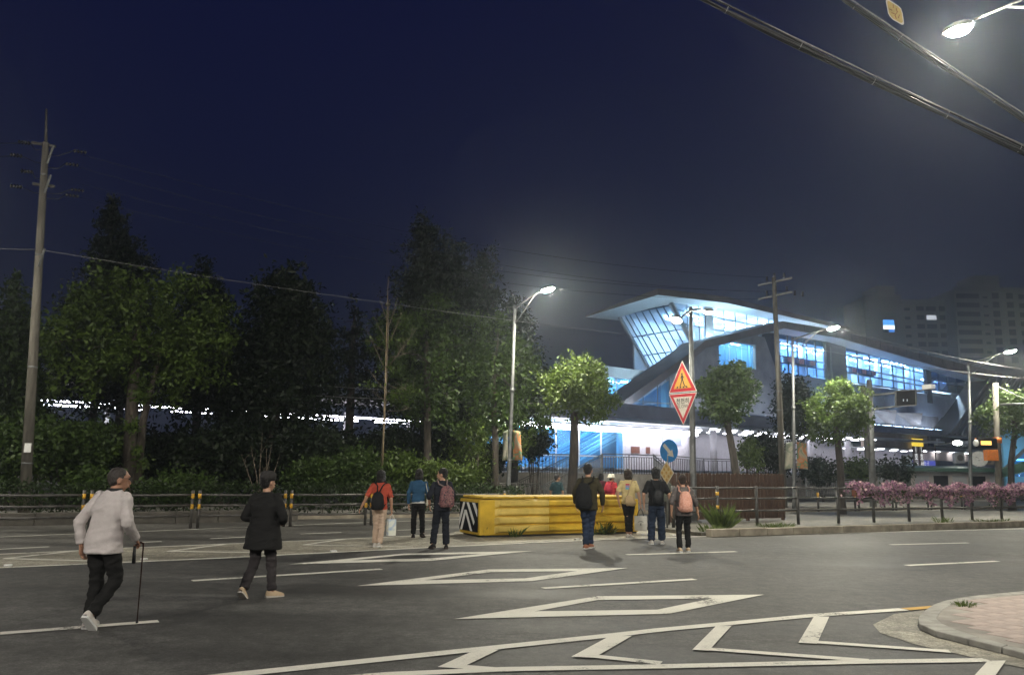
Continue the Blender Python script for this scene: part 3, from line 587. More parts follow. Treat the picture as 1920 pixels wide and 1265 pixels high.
# -- left roadside railing made of separate panels with paired banded posts
lp = [s_on(x, 23.9) for x in (-75, 165, 368, 541, 692, 830, 950)]
ll = ['railing panel in front of the utility pole foot', 'railing panel right of the old man', 'railing panel between the first and second banded post pairs', 'railing panel left of the woman in red', 'railing panel between woman in red and the two women', 'railing panel running behind the yellow barrier']
zs = [.34, .62, .90]
for i in range(len(lp) - 1):
    a, b = lp[i] + .09, lp[i + 1] - .09; t = thing('roadside_railing', 'grey pipe ' + ll[i], 'railing', RP(a, 23.9), 'railing panels along the far side at left')
    for s_ in (a, b):
        MB().tube([RP(s_, 23.9, 0), RP(s_, 23.9, 1.02)], .042, 10).build('post', M['railsteel'], t, smooth=True)
        for z in (.52, .80): MB().tube([RP(s_, 23.9, z), RP(s_, 23.9, z + .13)], .0455, 10).build('reflective_band', M['reflector'], t, smooth=True)
    for z in zs: MB().tube([RP(a, 23.9, z), RP((a + b) / 2, 23.9, z - .015), RP(b, 23.9, z)], .03, 8).build('rail', M['railsteel'], t, smooth=True)
# -- paired banded posts and low rail on the far side at right
fp = [s_on(x, 26.9) for x in (1530, 1606, 1676, 1742, 1805, 1868, 1930)]
for i in range(len(fp) - 1):
    a, b = fp[i] + .12, fp[i + 1] - .12
    t = thing('far_railing', 'distant pipe railing panel across the road, ' + ['left of the first flower box', 'behind the first flower box', 'behind the second flower box', 'behind the third flower box', 'behind the fourth flower box', 'at the right edge'][i], 'railing', RP(a, 26.9), 'railing panels on the far side at right')
    for s_ in (a, b):
        MB().tube([RP(s_, 26.9, 0), RP(s_, 26.9, 1.0)], .05, 8).build('post', M['darksteel'], t, smooth=True)
        MB().tube([RP(s_, 26.9, .62), RP(s_, 26.9, .86)], .055, 8).build('reflective_band', M['reflector'], t, smooth=True)
    for z in (.52, .75, .95): MB().tube([RP(a, 26.9, z), RP(b, 26.9, z)], .025, 6).build('rail', M['railsteel'], t, smooth=True)
# -- wooden plank fence on the median
NFENCE = 21.0; sf0, sf1 = s_on(1262, NFENCE), s_on(1472, NFENCE)
wf = thing('plank_fence', 'brown picket plank fence behind the railing on the median', 'fence', RP(sf0, NFENCE, .1))
npl = 30; w = (sf1 - sf0) / npl; rr_ = random.Random(2)
def plank(c_s, c_n, ang, wd, h, m='wood'):
    zt = .18 + h; mb = MB(); pr = []
    for x, z in ((-wd / 2, .18), (wd / 2, .18), (wd / 2, zt - .05), (wd * .28, zt - .008), (0, zt), (-wd * .28, zt - .008), (-wd / 2, zt - .05)):
        d = U * math.cos(ang) + N * math.sin(ang); p = RP(c_s, c_n) + d * x; pr.append((p.x, p.y, z))
    off = N * math.cos(ang) - U * math.sin(ang); mb.prism(pr, off * .024); mb.build('plank', M[m], wf)
for i in range(npl): plank(sf0 + (i + .5) * w, NFENCE + rr_.uniform(-.006, .006), 0, w * rr_.choice((.78, .84, .9)), 1.50 + rr_.uniform(-.02, .02))
for i in range(7): plank(sf1 + .03, NFENCE + .12 + i * .16, math.pi / 2, .145, 1.5 + rr_.uniform(-.02, .02))
for z in (.5, 1.35): MB().bar(RP(sf0, NFENCE + .05, z), RP(sf1, NFENCE + .05, z), .05, .09).build('cross_rail', M['wood'], wf)
for s_ in np.linspace(sf0, sf1 - .05, 4): MB().box(RP(s_, NFENCE + .09, .85), (.09, .09, 1.5), RA).build('fence_post', M['wood'], wf)
# -- flower boxes with petunias
M['planter'] = mat('planter_plastic', (.16, .055, .028), .6, .3, 6); M['petal'] = leafmat('petal', (.34, .19, .33), .5); M['petal_pale'] = leafmat('petal_pale', (.60, .44, .50), .3)
fx = [1598, 1664, 1734, 1796, 1856, 1912, 1965]; nm = ['leftmost hanging flower box, trailing over the railing', 'second flower box from the left on the railing', 'third flower box, below the vertical yellow signs', 'fourth flower box, in front of the dark sign band', 'fifth flower box, in front of the satellite dish', 'last flower box at the right edge of view']
for i in range(6):
    a, b = s_on(fx[i], 19.05), s_on(fx[i + 1], 19.05); rng = np.random.default_rng(90 + i)
    t = thing('flower_box', 'pink purple petunias in ' + nm[i], 'flower box', RP((a + b) / 2, 19.0, .95), 'flower boxes hung on the median railing')
    MB().prism([RP(a + .06, 18.84, .98), RP(b - .06, 18.84, .98), RP(b - .06, 19.12, .98), RP(a + .06, 19.12, .98)], (0, 0, .22)).build('planter', M['planter'], t, bevel=.02)
    k = 1900; s_ = rng.uniform(a - .1, b + .1, k); r = rng.normal(size=k) * .17; th = rng.random(k)
    mound = 1.17 + .10 * np.sin(s_ * 3.1 + i) + .20 * rng.random(k) ** .5 - (r / .3) ** 2 * .10
    hang = rng.random(k) < .45; z = np.where(hang, 1.24 - (.38 + .22 * np.sin(s_ * 4.3 + 2 * i)) * rng.random(k) ** 1.3, mound); n_ = np.where(hang, 18.79 - .06 * rng.random(k), 18.98 + r)
    P_ = np.stack([s_ * U.x + n_ * N.x, s_ * U.y + n_ * N.y, z], 1); gsel = rng.random(k)
    quads_obj('blossoms', leaf_arrays(P_[gsel < .5], .085, rng, narrow=.95), M['petal'], t); quads_obj('pale_blossoms', leaf_arrays(P_[(gsel >= .5) & (gsel < .72)], .085, rng, narrow=.95), M['petal_pale'], t)
    quads_obj('leaves', leaf_arrays(P_[gsel >= .72] - np.array([0, 0, .05]), .08, rng), M['leaf_deep'], t)

# ================================================================== LAMPS
def lamp_head(parent, c, dirv, L=.62, W=.30, lens='lens', tilt=.12, pitch=0.0):
    """LED luminaire: flat tapered housing, domed glowing lens underneath"""
    d = Vector(dirv).normalized(); s = d.cross(Vector((0, 0, 1))).normalized(); up = s.cross(d).normalized()
    c = Vector(c); V = []
    for f, w_, h in ((-.62, .10, .05), (-.45, .30, .10), (0, .5, .12), (.42, .46, .09), (.55, .30, .05)):
        b = c + d * L * f
        V += [b + s * W * w_ + up * .0, b + s * W * w_ * .7 + up * h, b - s * W * w_ * .7 + up * h, b - s * W * w_ + up * .0]
    F = []
    for i in range(4):
        for j in range(4): F.append((i * 4 + j, i * 4 + (j + 1) % 4, (i + 1) * 4 + (j + 1) % 4, (i + 1) * 4 + j))
    F += [(3, 2, 1, 0), (16, 17, 18, 19)]
    h = MB().add(V, F).build('lamp_head', M['darksteel'], parent, smooth=False)
    lm = MB(); n = 12; ringv = [c - up * .006 + d * (L * .50 * math.cos(2 * math.pi * k / n)) + s * (W * .52 * math.sin(2 * math.pi * k / n)) for k in range(n)]
    r2 = [c - up * .055 + (p - c) * .72 + up * .006 * .72 for p in ringv]
    lm.add(ringv + r2 + [c - up * .075], [(k, (k + 1) % n, n + (k + 1) % n, n + k) for k in range(n)] + [(n + k, n + (k + 1) % n, 2 * n) for k in range(n)])
    lm.build('lens', M[lens], h); return h
def lamp_post(label, base, top, heads, r0=.09, r1=.055, brace=True, lens='lens', bands=True, Lh=.62, am='galv'):
    base = Vector(base); top = Vector(top); t = thing('street_lamp', label, 'street lamp', base, 'street lamps')
    MB().tube([base, base + Vector((0, 0, .5)), base.lerp(top, .55), top], [r0 * 1.25, r0, r0 * .8, r1], 12).build('pole', M['galv'], t, smooth=True)
    MB().tube([base, base + Vector((0, 0, .04))], r0 * 2.2, 12).build('base_plate', M['galv'], t)
    if bands:
        k = base.lerp(top, .57); MB().tube([k, k + (top - base) * .02], r0 * .98, 12).build('collar', M['galv'], t, smooth=True)
    for hp in heads:
        hp = Vector(hp); d = (hp - top); d.z = 0; dn = d.normalized(); st_ = top - Vector((0, 0, .12)); en = hp - dn * .3 + Vector((0, 0, .03))
        MB().tube([st_, st_.lerp(en, .5) + Vector((0, 0, .03)), en], [.045, .038, .03] if am == 'galv' else [.04, .03, .02], 8).build('arm', M[am], t, smooth=True)
        if brace: MB().tube([top - Vector((0, 0, .75)), st_.lerp(en, .72)], .022, 6).build('brace', M['galv'], t, smooth=True)
        lamp_head(t, hp, dn + Vector((0, 0, .10)), lens=lens, L=Lh)
    return t
b = at(952, 958, 31.3); tp = at(966, 572, 31.0); h = at(1027, 543, 29.4)
lamp_post('single arm street lamp above the dark trees near picture centre', (b.x, b.y, .1), tp, [h], .09, .06)
b = at(1301, 970, 26.6); tp = at(1295, 575, 26.6); lamp_post('twin headed street lamp on the crossing sign pole', (b.x, b.y, .1), tp, [at(1268, 600, 24.6), at(1329, 585, 28.2)], .115, .06, brace=False, lens='lens_twin')
b = at(1490, 955, 37); tp = at(1486, 632, 37); lamp_post('street lamp with braced arm beside the wooden utility post', (b.x, b.y, .1), tp, [at(1562, 615, 34.5)], .09, .055)
b = at(1821, 940, 43); tp = at(1816, 680, 43); lamp_post('street lamp in front of the dark stair roof at right', (b.x, b.y, .1), tp, [at(1894, 659, 40.5)], .1, .06)
hp = at(1797, 57, 12.5); bpos = Vector((hp.x + .9, hp.y - 2.2, .08)); lamp_post('brightest nearest street lamp high in the top right corner', bpos, (bpos.x, bpos.y, hp.z - .2), [hp], .1, .06, Lh=.44, am='black')
# two floodlight masts added out of view to fill road and people with light
M['added_flood'] = glow('added_flood_lens', (1.0, .94, .83), 1500.0)
for X, Y, lab in ((-15, -15, 'left floodlight mast added behind the viewer as fill light'), (9, -17, 'right floodlight mast added behind the viewer as fill light')):
    t = thing('added_flood_mast', lab, 'floodlight', (X, Y, 0), 'added floodlight masts behind the viewer'); MB().tube([(X, Y, 0), (X, Y, 15)], [.16, .09], 12).build('pole', M['galv'], t, smooth=True); MB().bar((X - 1.6, Y, 14.8), (X + 1.6, Y, 14.8), .1).build('cross_arm', M['galv'], t)
    for k in (-1.3, 0, 1.3):
        h = MB().box((X + k, Y + .15, 14.9), (.8, .35, .55), 0).build('lamp_head', M['darksteel'], t); MB().box((X + k, Y + .34, 14.85), (.72, .03, .46), 0).build('lens', M['added_flood'], h)
bpos = RP(-6.5, 28.0, .1); hp = RP(-6.2, 26.0, 8.8); lamp_post('street lamp beyond the left edge lighting the broadleaf tree', bpos, (bpos.x, bpos.y, 8.6), [hp], .09, .06, lens='lens_left')
# small park lamp in the maple
pl = at(934, 791, 34.6); t = thing('park_lamp', 'small round park lamp glowing among maple leaves', 'lamp', (pl.x, pl.y, 0))
MB().tube([(pl.x, pl.y, 0), (pl.x, pl.y, pl.z - .1)], [.05, .04], 8).build('pole', M['darksteel'], t, smooth=True); MB().ball(pl, .11, 12, 8).build('globe', glow('park_globe', (1, .95, .75), 300), t, smooth=True)

# ================================================================== BANNERS
def bannermat(name, cols, scale, seed):
    m, nt, b, out = newmat(name); tc = nt.nodes.new('ShaderNodeTexCoord'); mp = nt.nodes.new('ShaderNodeMapping'); mp.inputs['Location'].default_value = (seed, seed * 2, seed); nt.links.new(tc.outputs['Object'], mp.inputs[0])
    n = nt.nodes.new('ShaderNodeTexNoise'); n.inputs['Scale'].default_value = scale; n.inputs['Detail'].default_value = 2; n.inputs['Distortion'].default_value = 1.6; nt.links.new(mp.outputs[0], n.inputs['Vector'])
    r = nt.nodes.new('ShaderNodeValToRGB'); nt.links.new(n.outputs['Fac'], r.inputs[0]); r.color_ramp.elements[0].color = (*cols[0], 1); r.color_ramp.elements[0].position = .3; r.color_ramp.elements[1].color = (*cols[-1], 1); r.color_ramp.elements[1].position = .72
    for i, c_ in enumerate(cols[1:-1]): e_ = r.color_ramp.elements.new(.3 + .42 * (i + 1) / (len(cols) - 1)); e_.color = (*c_, 1)
    nt.links.new(r.outputs[0], b.inputs['Base Color']); b.inputs['Roughness'].default_value = .7; return m
M['ban1'] = bannermat('banner_bright', [(.05, .22, .12), (.45, .42, .30), (.62, .20, .06), (.10, .30, .18), (.55, .25, .10)], 1.6, 3.0)
M['ban2'] = bannermat('banner_pale', [(.30, .32, .25), (.45, .42, .33), (.25, .30, .22), (.5, .38, .25)], 1.8, 7.0)
def banners(x0, d, l, r, yt, yb, lab):
    for (xa, xb, mm, side) in ((*l, 'ban2', 'narrow pale'), (*r, 'ban1', 'wide colourful')):
        t = None; q = at((xa + xb) / 2, yb, d - .12); t = thing('banner', f'{side} printed banner {lab}', 'banner', q, 'lamp post banners')
        mb = MB(); nx, nz = 6, 10; V = []
        for j in range(nz + 1):
            for i in range(nx + 1):
                f = i / nx; g_ = j / nz; x = xa + (xb - xa) * f + (3 if mm == 'ban1' else -2) * (1 - g_) * f; y = yt + (yb - yt) * (1 - g_) + (3 * f); p = at(x, y, d - .12 - .25 * f * (1 if mm == 'ban1' else -1) + .05 * math.sin(5 * f + 3 * g_)); V.append(p)
        F = [(j * (nx + 1) + i, j * (nx + 1) + i + 1, (j + 1) * (nx + 1) + i + 1, (j + 1) * (nx + 1) + i) for j in range(nz) for i in range(nx)]
        mb.add(V, F); ob = mb.build('cloth', M[mm], t, smooth=True); so = ob.modifiers.new('s', 'SOLIDIFY'); so.thickness = .006
        for y in (yt, yb): MB().tube([at(x0, y + .5, d - .08), at(xa if mm == 'ban2' else xb, y + 1.5, d - .12)], .012, 6).build('bracket', M['galv'], t)
banners(956, 31.2, (952, 944), (962, 976), 806, 861, 'on the single street lamp post')
banners(1490, 37, (1486, 1473), (1494, 1512), 828, 877, 'on the lamp post with braced arm')

# ================================================================== SIGNS ON THE CROSSING POLE
yaw = R_(52); sr = Vector((math.cos(yaw), -math.sin(yaw), 0)); snrm = Vector((-math.sin(yaw), -math.cos(yaw), 0)); ZU = Vector((0, 0, 1))
M['s_red'] = mat('sign_red', (.36, .015, .025), .45, .15, 9); M['s_yellow'] = mat('sign_yellow', (.52, .27, .045), .45, .12, 9); M['s_white'] = mat('sign_white', (.50, .47, .42), .45, .1, 9); M['s_black'] = mat('sign_black', (.02, .02, .02), .5, .2, 9); M['s_blue'] = mat('sign_blue', (.012, .17, .48), .45, .15, 9); M['s_edge'] = mat('sign_edge', (.62, .60, .56), .45, .15, 9)
def plate(parent, name, pts, c, off, th, m, nrm=None, rv=None):
    nrm = nrm or snrm; rv = rv or sr; P_ = [c + rv * x + ZU * z + nrm * off for x, z in pts]; return MB().prism(P_, -nrm * th).build(name, M[m], parent)
def tri(sd, up=True, cz=0): h_ = sd * .866 * 1.02; return [(-sd / 2, cz), (sd / 2, cz), (0, cz + (h_ if up else -h_))]
def tri_in(sd, b, up=True): # inset triangle
    k = b; h_ = sd * .866 * 1.02; sg = 1 if up else -1; return [(-sd / 2 + k * 1.73, sg * k), (sd / 2 - k * 1.73, sg * k), (0, sg * (h_ - 2 * k))]
cs = at(1280, 735, 26.1); SD = 1.18
t = thing('crossing_sign', 'red bordered yellow triangle sign with walking figure on zebra', 'road sign', cs)
plate(t, 'rim', tri(SD), cs, .0, .012, 's_edge'); pl_ = plate(t, 'border', tri_in(SD, .022), cs, .004, .003, 's_red'); plate(t, 'panel', tri_in(SD, .125), cs, .008, .003, 's_yellow')
def figs(parent, polys, c, off, m, name='pictogram'):
    mb = MB()
    for q in polys: mb.sheet([c + sr * x + ZU * z + snrm * off for x, z in q])
    return mb.build(name, M[m], parent)
import itertools
def circ(x, z, r, n=12, rz=None): return [(x + r * math.cos(2 * math.pi * k / n), z + (rz or r) * math.sin(2 * math.pi * k / n)) for k in range(n)]
figs(t, [circ(-.005, .60, .035), [(-.035, .56), (.03, .56), (.035, .40), (-.03, .40)], [(-.03, .555), (-.075, .46), (-.055, .45), (-.02, .52)], [(.025, .555), (.085, .475), (.07, .46), (.02, .52)], [(-.03, .41), (.005, .41), (-.055, .24), (-.10, .17), (-.12, .185), (-.08, .27)], [(.0, .41), (.035, .41), (.075, .29), (.13, .18), (.105, .17), (.045, .27)],
         [(-.25, .14), (-.19, .14), (-.165, .20), (-.215, .20)], [(-.12, .14), (-.055, .14), (-.045, .19), (-.10, .19)], [(.02, .14), (.085, .14), (.07, .19), (.015, .19)], [(.15, .14), (.22, .14), (.18, .20), (.13, .20)]], cs, .012, 's_black')
cs2 = cs - ZU * .035; t = thing('slow_sign', 'red bordered white inverted triangle sign reading slow', 'road sign', cs2)
plate(t, 'rim', tri(SD, False), cs2, .0, .012, 's_edge'); plate(t, 'border', tri_in(SD, .022, False), cs2, .004, .003, 's_red'); plate(t, 'panel', tri_in(SD, .115, False), cs2, .008, .003, 's_white')
text_mb('천천히', .20, cs2 + snrm * .012 - ZU * .265, sr, ZU, offset=.003).build('lettering', M['s_black'], t); text_mb('SLOW', .16, cs2 + snrm * .012 - ZU * .43, sr, ZU).build('lettering', M['s_black'], t)
for z in (.05, -.1): MB().bar(cs + ZU * z + sr * .2 - snrm * .03, at(1299, 735, 26.6) + ZU * z, .04, .03).build('bracket', M['galv'], t)
# keep-right disc and hazard diamond on their own post
c3 = at(1254, 845, 23.6); t = thing('keep_right_sign', 'blue round sign with white arrow pointing down right', 'road sign', c3)
nr2 = Vector((-math.sin(R_(50)), -math.cos(R_(50)), 0)); rv2 = Vector((math.cos(R_(50)), -math.sin(R_(50)), 0)); RR = .33
plate(t, 'disc', circ(0, 0, RR, 28), c3, 0, .01, 's_blue', nr2, rv2)
ar = []
for x, z in ((-.05, -.26), (.05, -.26), (.05, .06), (.12, .06), (.0, .25), (-.12, .06), (-.05, .06)): a_ = R_(180 + 45); ar.append((x * math.cos(a_) - z * math.sin(a_), x * math.sin(a_) + z * math.cos(a_)))
plate(t, 'arrow', ar, c3, .006, .004, 's_white', nr2, rv2)
c4 = at(1250, 886, 23.6); MB().tube([Vector((c4.x, c4.y + .05, .1)), Vector((c3.x, c3.y + .05, c3.z + .2))], .03, 8).build('post', M['galv'], t, smooth=True)
t = thing('hazard_marker', 'yellow diamond reflector plate with round studs under the blue sign', 'road sign', c4); plate(t, 'plate', [(-.26, 0), (0, -.34), (.26, 0), (0, .34)], c4, 0, .01, 's_white', nr2, rv2)
M['s_cream'] = mat('sign_cream', (.46, .37, .19), .5, .15, 9); M['stud'] = mat('stud_ochre', (.36, .22, .06), .5, .2, 9); plate(t, 'panel', [(-.235, 0), (0, -.31), (.235, 0), (0, .31)], c4, .004, .003, 's_cream', nr2, rv2)
for i in range(3):
    for j in range(3): plate(t, 'reflector', circ((i - j) * .078, (i + j - 2) * .10, .036, 10, .046), c4, .012, .008, 'stud', nr2, rv2)

# ================================================================== UTILITY POLES AND CABLES
def insulator(mb, p, d, L=.42):
    p = Vector(p); d = Vector(d).normalized()
    for k in range(4): c = p + d * (L * (k + .5) / 4); mb.tube([c - d * .03, c, c + d * .03], [.03, .075, .03], 8)
    mb.tube([p, p + d * L], .02, 5)
DP = 25.0; pb = at(45, 965, DP); pt = at(86, 268, DP)
up_ = thing('utility_pole', 'tall concrete utility pole with insulators at the left', 'utility pole', (pb.x, DP, 0))
MB().tube([(pb.x, DP, 0), pt], [.165, .10], 14).build('pole', M['polecon'], up_, smooth=True)
MB().tube([pt, at(87, 205, DP)], [.05, .035], 8).build('lightning_rod', M['darksteel'], up_, smooth=True)
for y in (870, 690, 480, 330): q0 = at(45 + (965 - y) / 697 * 41, y, DP); MB().tube([q0, q0 + Vector((0, 0, .06))], .10 + .065 * (y - 268) / 697 + .008, 14).build('band', M['galv'], up_, smooth=True)
for y, x in ((285, 98), (340, 93), (478, 82)): a_ = at(x - 10, y + 22, DP - .15); b_ = at(x + 2, y - 12, DP - .2); MB().bar(a_, b_, .07, .02).build('stay_bracket', M['galv'], up_)
MB().box(at(52, 839, DP - .25), (.2, .03, .28)).build('number_plate', M['white'], up_)
for y, xl, xr in ((268, 45, 145), (292, 30, 130), (322, 50, 0), (350, 30, 130), (340, 0, 140)):
    if xl: mb = MB(); insulator(mb, at(xl + 12, y + 1, DP), at(xl - 30, y - 4, DP) - at(xl + 12, y + 1, DP)); mb.tube([at(82, y + 14, DP), at(65, y + 12, DP), at(xl + 12, y + 1, DP)], .014, 5); mb.build('insulator', M['black'], up_, smooth=True)
    if xr: mb = MB(); insulator(mb, at(xr - 8, y + 15, DP + .2), at(xr + 60, y + 24, DP + .8) - at(xr - 8, y + 15, DP)); mb.tube([at(86, y + 22, DP), at(110, y + 24, DP), at(xr - 8, y + 15, DP + .2)], .014, 5); mb.build('insulator', M['black'], up_, smooth=True)
MB().bar(at(60, 268, DP), at(104, 275, DP), .08, .08).build('cross_arm', M['darksteel'], up_); MB().bar(at(62, 345, DP), at(102, 350, DP), .08, .08).build('cross_arm', M['darksteel'], up_)
DQ = 38.0; qb = at(1470, 950, DQ); qt = at(1451, 520, DQ)
u2 = thing('utility_pole', 'brown utility pole with two cross arms before the station roof', 'utility pole', (qb.x, DQ, 0)); MB().tube([(qb.x, DQ, 0), qt], [.165, .10], 12).build('pole', M['polecon'], u2, smooth=True)
for y in (527, 553): MB().bar(at(1422, y + 8, DQ + .4), at(1486, y - 6, DQ - .5), .07, .09).build('cross_arm', M['galv'], u2)
for x, y in ((1438, 522), (1470, 515), (1438, 549), (1475, 540), (1452, 515), (1490, 548), (1505, 550)): mb = MB(); insulator(mb, at(x, y + 6, DQ), at(x, y - 6, DQ) - at(x, y + 6, DQ), .25); mb.build('insulator', M['black'], u2, smooth=True)
for y in (735, 770): MB().tube([at(1461, y, DQ), at(1461, y - 3, DQ)], .15, 12).build('band', M['galv'], u2)
M['cable'] = mat('cable_black', (.010, .010, .011), .5, .3, 20); M['wire'] = mat('wire_grey', (.25, .25, .25), .5, .2, 20, metal=.4)
def sag(a, b, sg, n=14): a = Vector(a); b = Vector(b); return [a.lerp(b, k / n) - Vector((0, 0, 4 * sg * (k / n) * (1 - k / n))) for k in range(n + 1)]
def wire(label, a, b, sg, r, m='wire', name='overhead_wire', group='thin overhead wires'): return tag(MB().tube(sag(a, b, sg), r, 5).build(name, M[m], smooth=True), label, 'wire', group)
wire('pale wire running from the left utility pole past the single lamp', at(86, 470, DP), at(1440, 655, DQ), .25, .007)
wire('faint upper wire from the left pole cross arm across the sky', at(150, 290, DP + .5), at(1438, 520, DQ), .8, .007, 'cable')
wire('second faint wire from the left pole below the top one', at(140, 312, DP + .5), at(1438, 548, DQ), .9, .007, 'cable')
wire('third faint wire from left pole lower insulator', at(150, 345, DP + .5), at(1480, 545, DQ), 1.0, .007, 'cable')
wire('lowest faint wire from left pole insulators', at(140, 368, DP + .5), at(1452, 560, DQ), 1.0, .007, 'cable')
wire('wire leaving the left pole top towards the left edge', at(45, 268, DP), at(-200, 250, DP - 6), .1, .014, 'cable')
wire('wire leaving the left pole middle towards the left edge', at(40, 292, DP), at(-200, 278, DP - 6), .1, .014, 'cable')
wire('pale low wire leaving the left pole towards the left edge', at(70, 468, DP), at(-200, 440, DP - 6), .1, .014)
wire('pale low wire crossing dark trees behind the sapling', at(300, 700, 36), at(1200, 752, 36), .15, .012)
wire('twin of the pale low wire crossing dark trees', at(480, 735, 36), at(1310, 755, 36), .2, .012)
wire('wire from the utility pole to the concrete pole at right', at(1458, 640, DQ), at(1990, 715, 42), .25, .014)
wire('wire from the braced lamp to the right lamp', at(1560, 612, 36), at(1990, 700, 44), .3, .014)
# thick near cable bundles crossing the street
def bundle(label, a, b, sg, spread, k, seed):
    t = thing('cable_bundle', label, 'cables', a); rr2 = random.Random(seed); base = sag(a, b, sg, 26); ax = (Vector(b) - Vector(a)).normalized(); pn = ax.cross(ZU).normalized(); pu = pn.cross(ax)
    offs = [(0, spread)] + [(rr2.uniform(-.6, .6) * spread, rr2.uniform(-1, .35) * spread) for _ in range(k)]
    for i, (x, y) in enumerate(offs):
        ph = rr2.uniform(0, 6); pts = [p + pn * (x * (1 + .3 * math.sin(j * .6 + ph))) + pu * (y + (.35 * spread * math.sin(j * .5 + ph) if i else 0)) for j, p in enumerate(base)]
        MB().tube(pts, .009 if i == 0 else rr2.choice((.012, .016, .02)), 6).build('messenger_wire' if i == 0 else 'cable', M['wire' if i == 0 else 'cable'], t, smooth=True)
    for j in range(1, 26, 4):
        c = base[j]; MB().tube([c + pu * (spread * 1.15 * math.cos(a_)) + pn * (spread * .8 * math.sin(a_)) - pu * spread * .2 for a_ in np.linspace(0, 6.28, 11)], .005, 5).build('clamp_ring', M['wire'], t)
    return t
bundle('thick sagging black cable bundle from top centre to the right edge', at(1190, -70, 9.0), at(2080, 352, 9.6), .05, .050, 6, 4)
bundle('second cable bundle near the bright lamp in the corner', at(1500, -60, 11.5), at(2080, 322, 11.0), .05, .05, 5, 8)
cT = at(1679, 24, 11.2); t = thing('cable_tag', 'yellow diamond warning tag hanging on the second cable bundle', 'tag', cT); dr = (at(1697, 50, 11.2) - at(1664, 0, 11.2)).normalized(); nq = (Vector((0, 0, EYE)) - cT).normalized(); sd_ = dr.cross(nq).normalized()
P_ = [cT + dr * x + sd_ * y for x, y in ((-.26, .0), (-.23, .025), (-.06, .085), (.0, .09), (.07, .08), (.21, .02), (.225, 0), (.21, -.02), (.07, -.075), (.0, -.09), (-.06, -.08), (-.23, -.02))]
MB().prism(P_, -nq * .01).build('plate', M['s_white'], t); MB().sheet([cT + (p - cT) * .86 + nq * .004 for p in P_]).build('panel', mat('tag_yellow', (.42, .30, .08), .6, .2, 9), t)
mb = MB()
for x, y, l_, a_ in ((-.10, -.02, .05, .5), (-.08, .03, .05, -.4), (-.02, -.03, .06, .3), (.02, .0, .07, 1.2), (-.01, .03, .06, -.5), (.06, .03, .06, .2), (.08, -.01, .05, .8)): c = cT + dr * x + sd_ * y + nq * .007; dd = dr * math.cos(a_) + sd_ * math.sin(a_); mb.bar(c - dd * l_ / 2, c + dd * l_ / 2, .011, .002, nq)
mb.build('lettering', mat('tag_brown', (.22, .09, .02), .6, .2, 9), t)
# -- information sign gantry
DG = 40.0; b = at(1637, 945, DG); tp = at(1630, 712, DG); t = thing('sign_gantry', 'galvanised gantry pole with dark electronic sign board and camera', 'gantry', (b.x, DG, .1)); ar1, ar2 = at(1632, 741, DG), at(1633, 767, DG)
MB().tube([(b.x, DG, .1), tp], [.17, .13], 14).build('pole', M['galv'], t, smooth=True); MB().tube([ar1, at(1744, 730, DG - 1.2)], [.06, .045], 8).build('arm', M['galv'], t, smooth=True); MB().tube([ar2, at(1719, 757, DG - 1)], [.055, .045], 8).build('arm', M['galv'], t, smooth=True)
q = [at(1679, 733, DG - 1), at(1717, 730, DG - 1.2), at(1717, 759, DG - 1.2), at(1679, 762, DG - 1)]; bx = MB().prism(q, (0.08, .25, 0)).build('sign_board', M['boardblack'], t)
fr = MB()
for i in range(4): fr.bar(q[i] - Vector((0, .03, 0)), q[(i + 1) % 4] - Vector((0, .03, 0)), .05, .05)
fr.build('board_frame', M['galv'], bx)
for x in (1694, 1701): MB().bar(at(x, 748, DG - 1.2), at(x, 752, DG - 1.2), .04, .02).build('lit_segment', glow('led_segment', (.8, .9, 1), .6), bx)
MB().box(at(1741, 725, DG - 1.2), (.3, .5, .22), .5).build('camera_unit', M['white'], t, bevel=.02); MB().box(at(1622, 790, DG - .2), (.16, .2, 3.6)).build('cable_duct', M['darksteel'], t)
# -- concrete pole with amber flashing signal box
DR = 41.0; b = at(1874, 945, DR); tp = at(1866, 718, DR); t = thing('signal_pole', 'pale concrete pole with orange lit crossing signal at right', 'signal pole', (b.x, DR, .1))
MB().tube([(b.x, DR, .1), tp], [.16, .13], 14).build('pole', M['polecon'], t, smooth=True); MB().tube([at(1868, 758, DR), at(1990, 755, DR - 2)], .05, 8).build('arm', M['galv'], t, smooth=True); MB().tube([at(1867, 722, DR), at(1990, 780, DR - 2)], .015, 5).build('stay_wire', M['galv'], t)
M['amber'] = glow('amber_signal', (1.0, .38, .04), 1.6); M['amberbox'] = mat('amber_box', (.70, .20, .02), .5, .15, 9)
MB().box(at(1849, 830, DR - .4), (1.0, .3, .5), .1).build('signal_housing', M['boardblack'], t, bevel=.03); MB().box(at(1849, 830, DR - .57), (.55, .03, .2), .1).build('signal_face', glow('amber_face', (1.0, .55, .12), 2.2), t)
MB().box(at(1858, 853, DR - .4), (.62, .3, .55), .1).build('control_box', M['amberbox'], t, bevel=.03)
for y in (826,): MB().tube([at(1870, y + 4, DR), at(1870, y - 6, DR)], .205, 14).build('amber_band', M['amberbox'], t, smooth=True)
MB().bar(at(1829, 822, DR - .4), at(1870, 825, DR), .1, .08).build('bracket', M['amberbox'], t); MB().ball(at(1830, 830, DR - .5), (.14, .14, .18), 10, 7).build('dome_camera', M['white'], t, smooth=True)
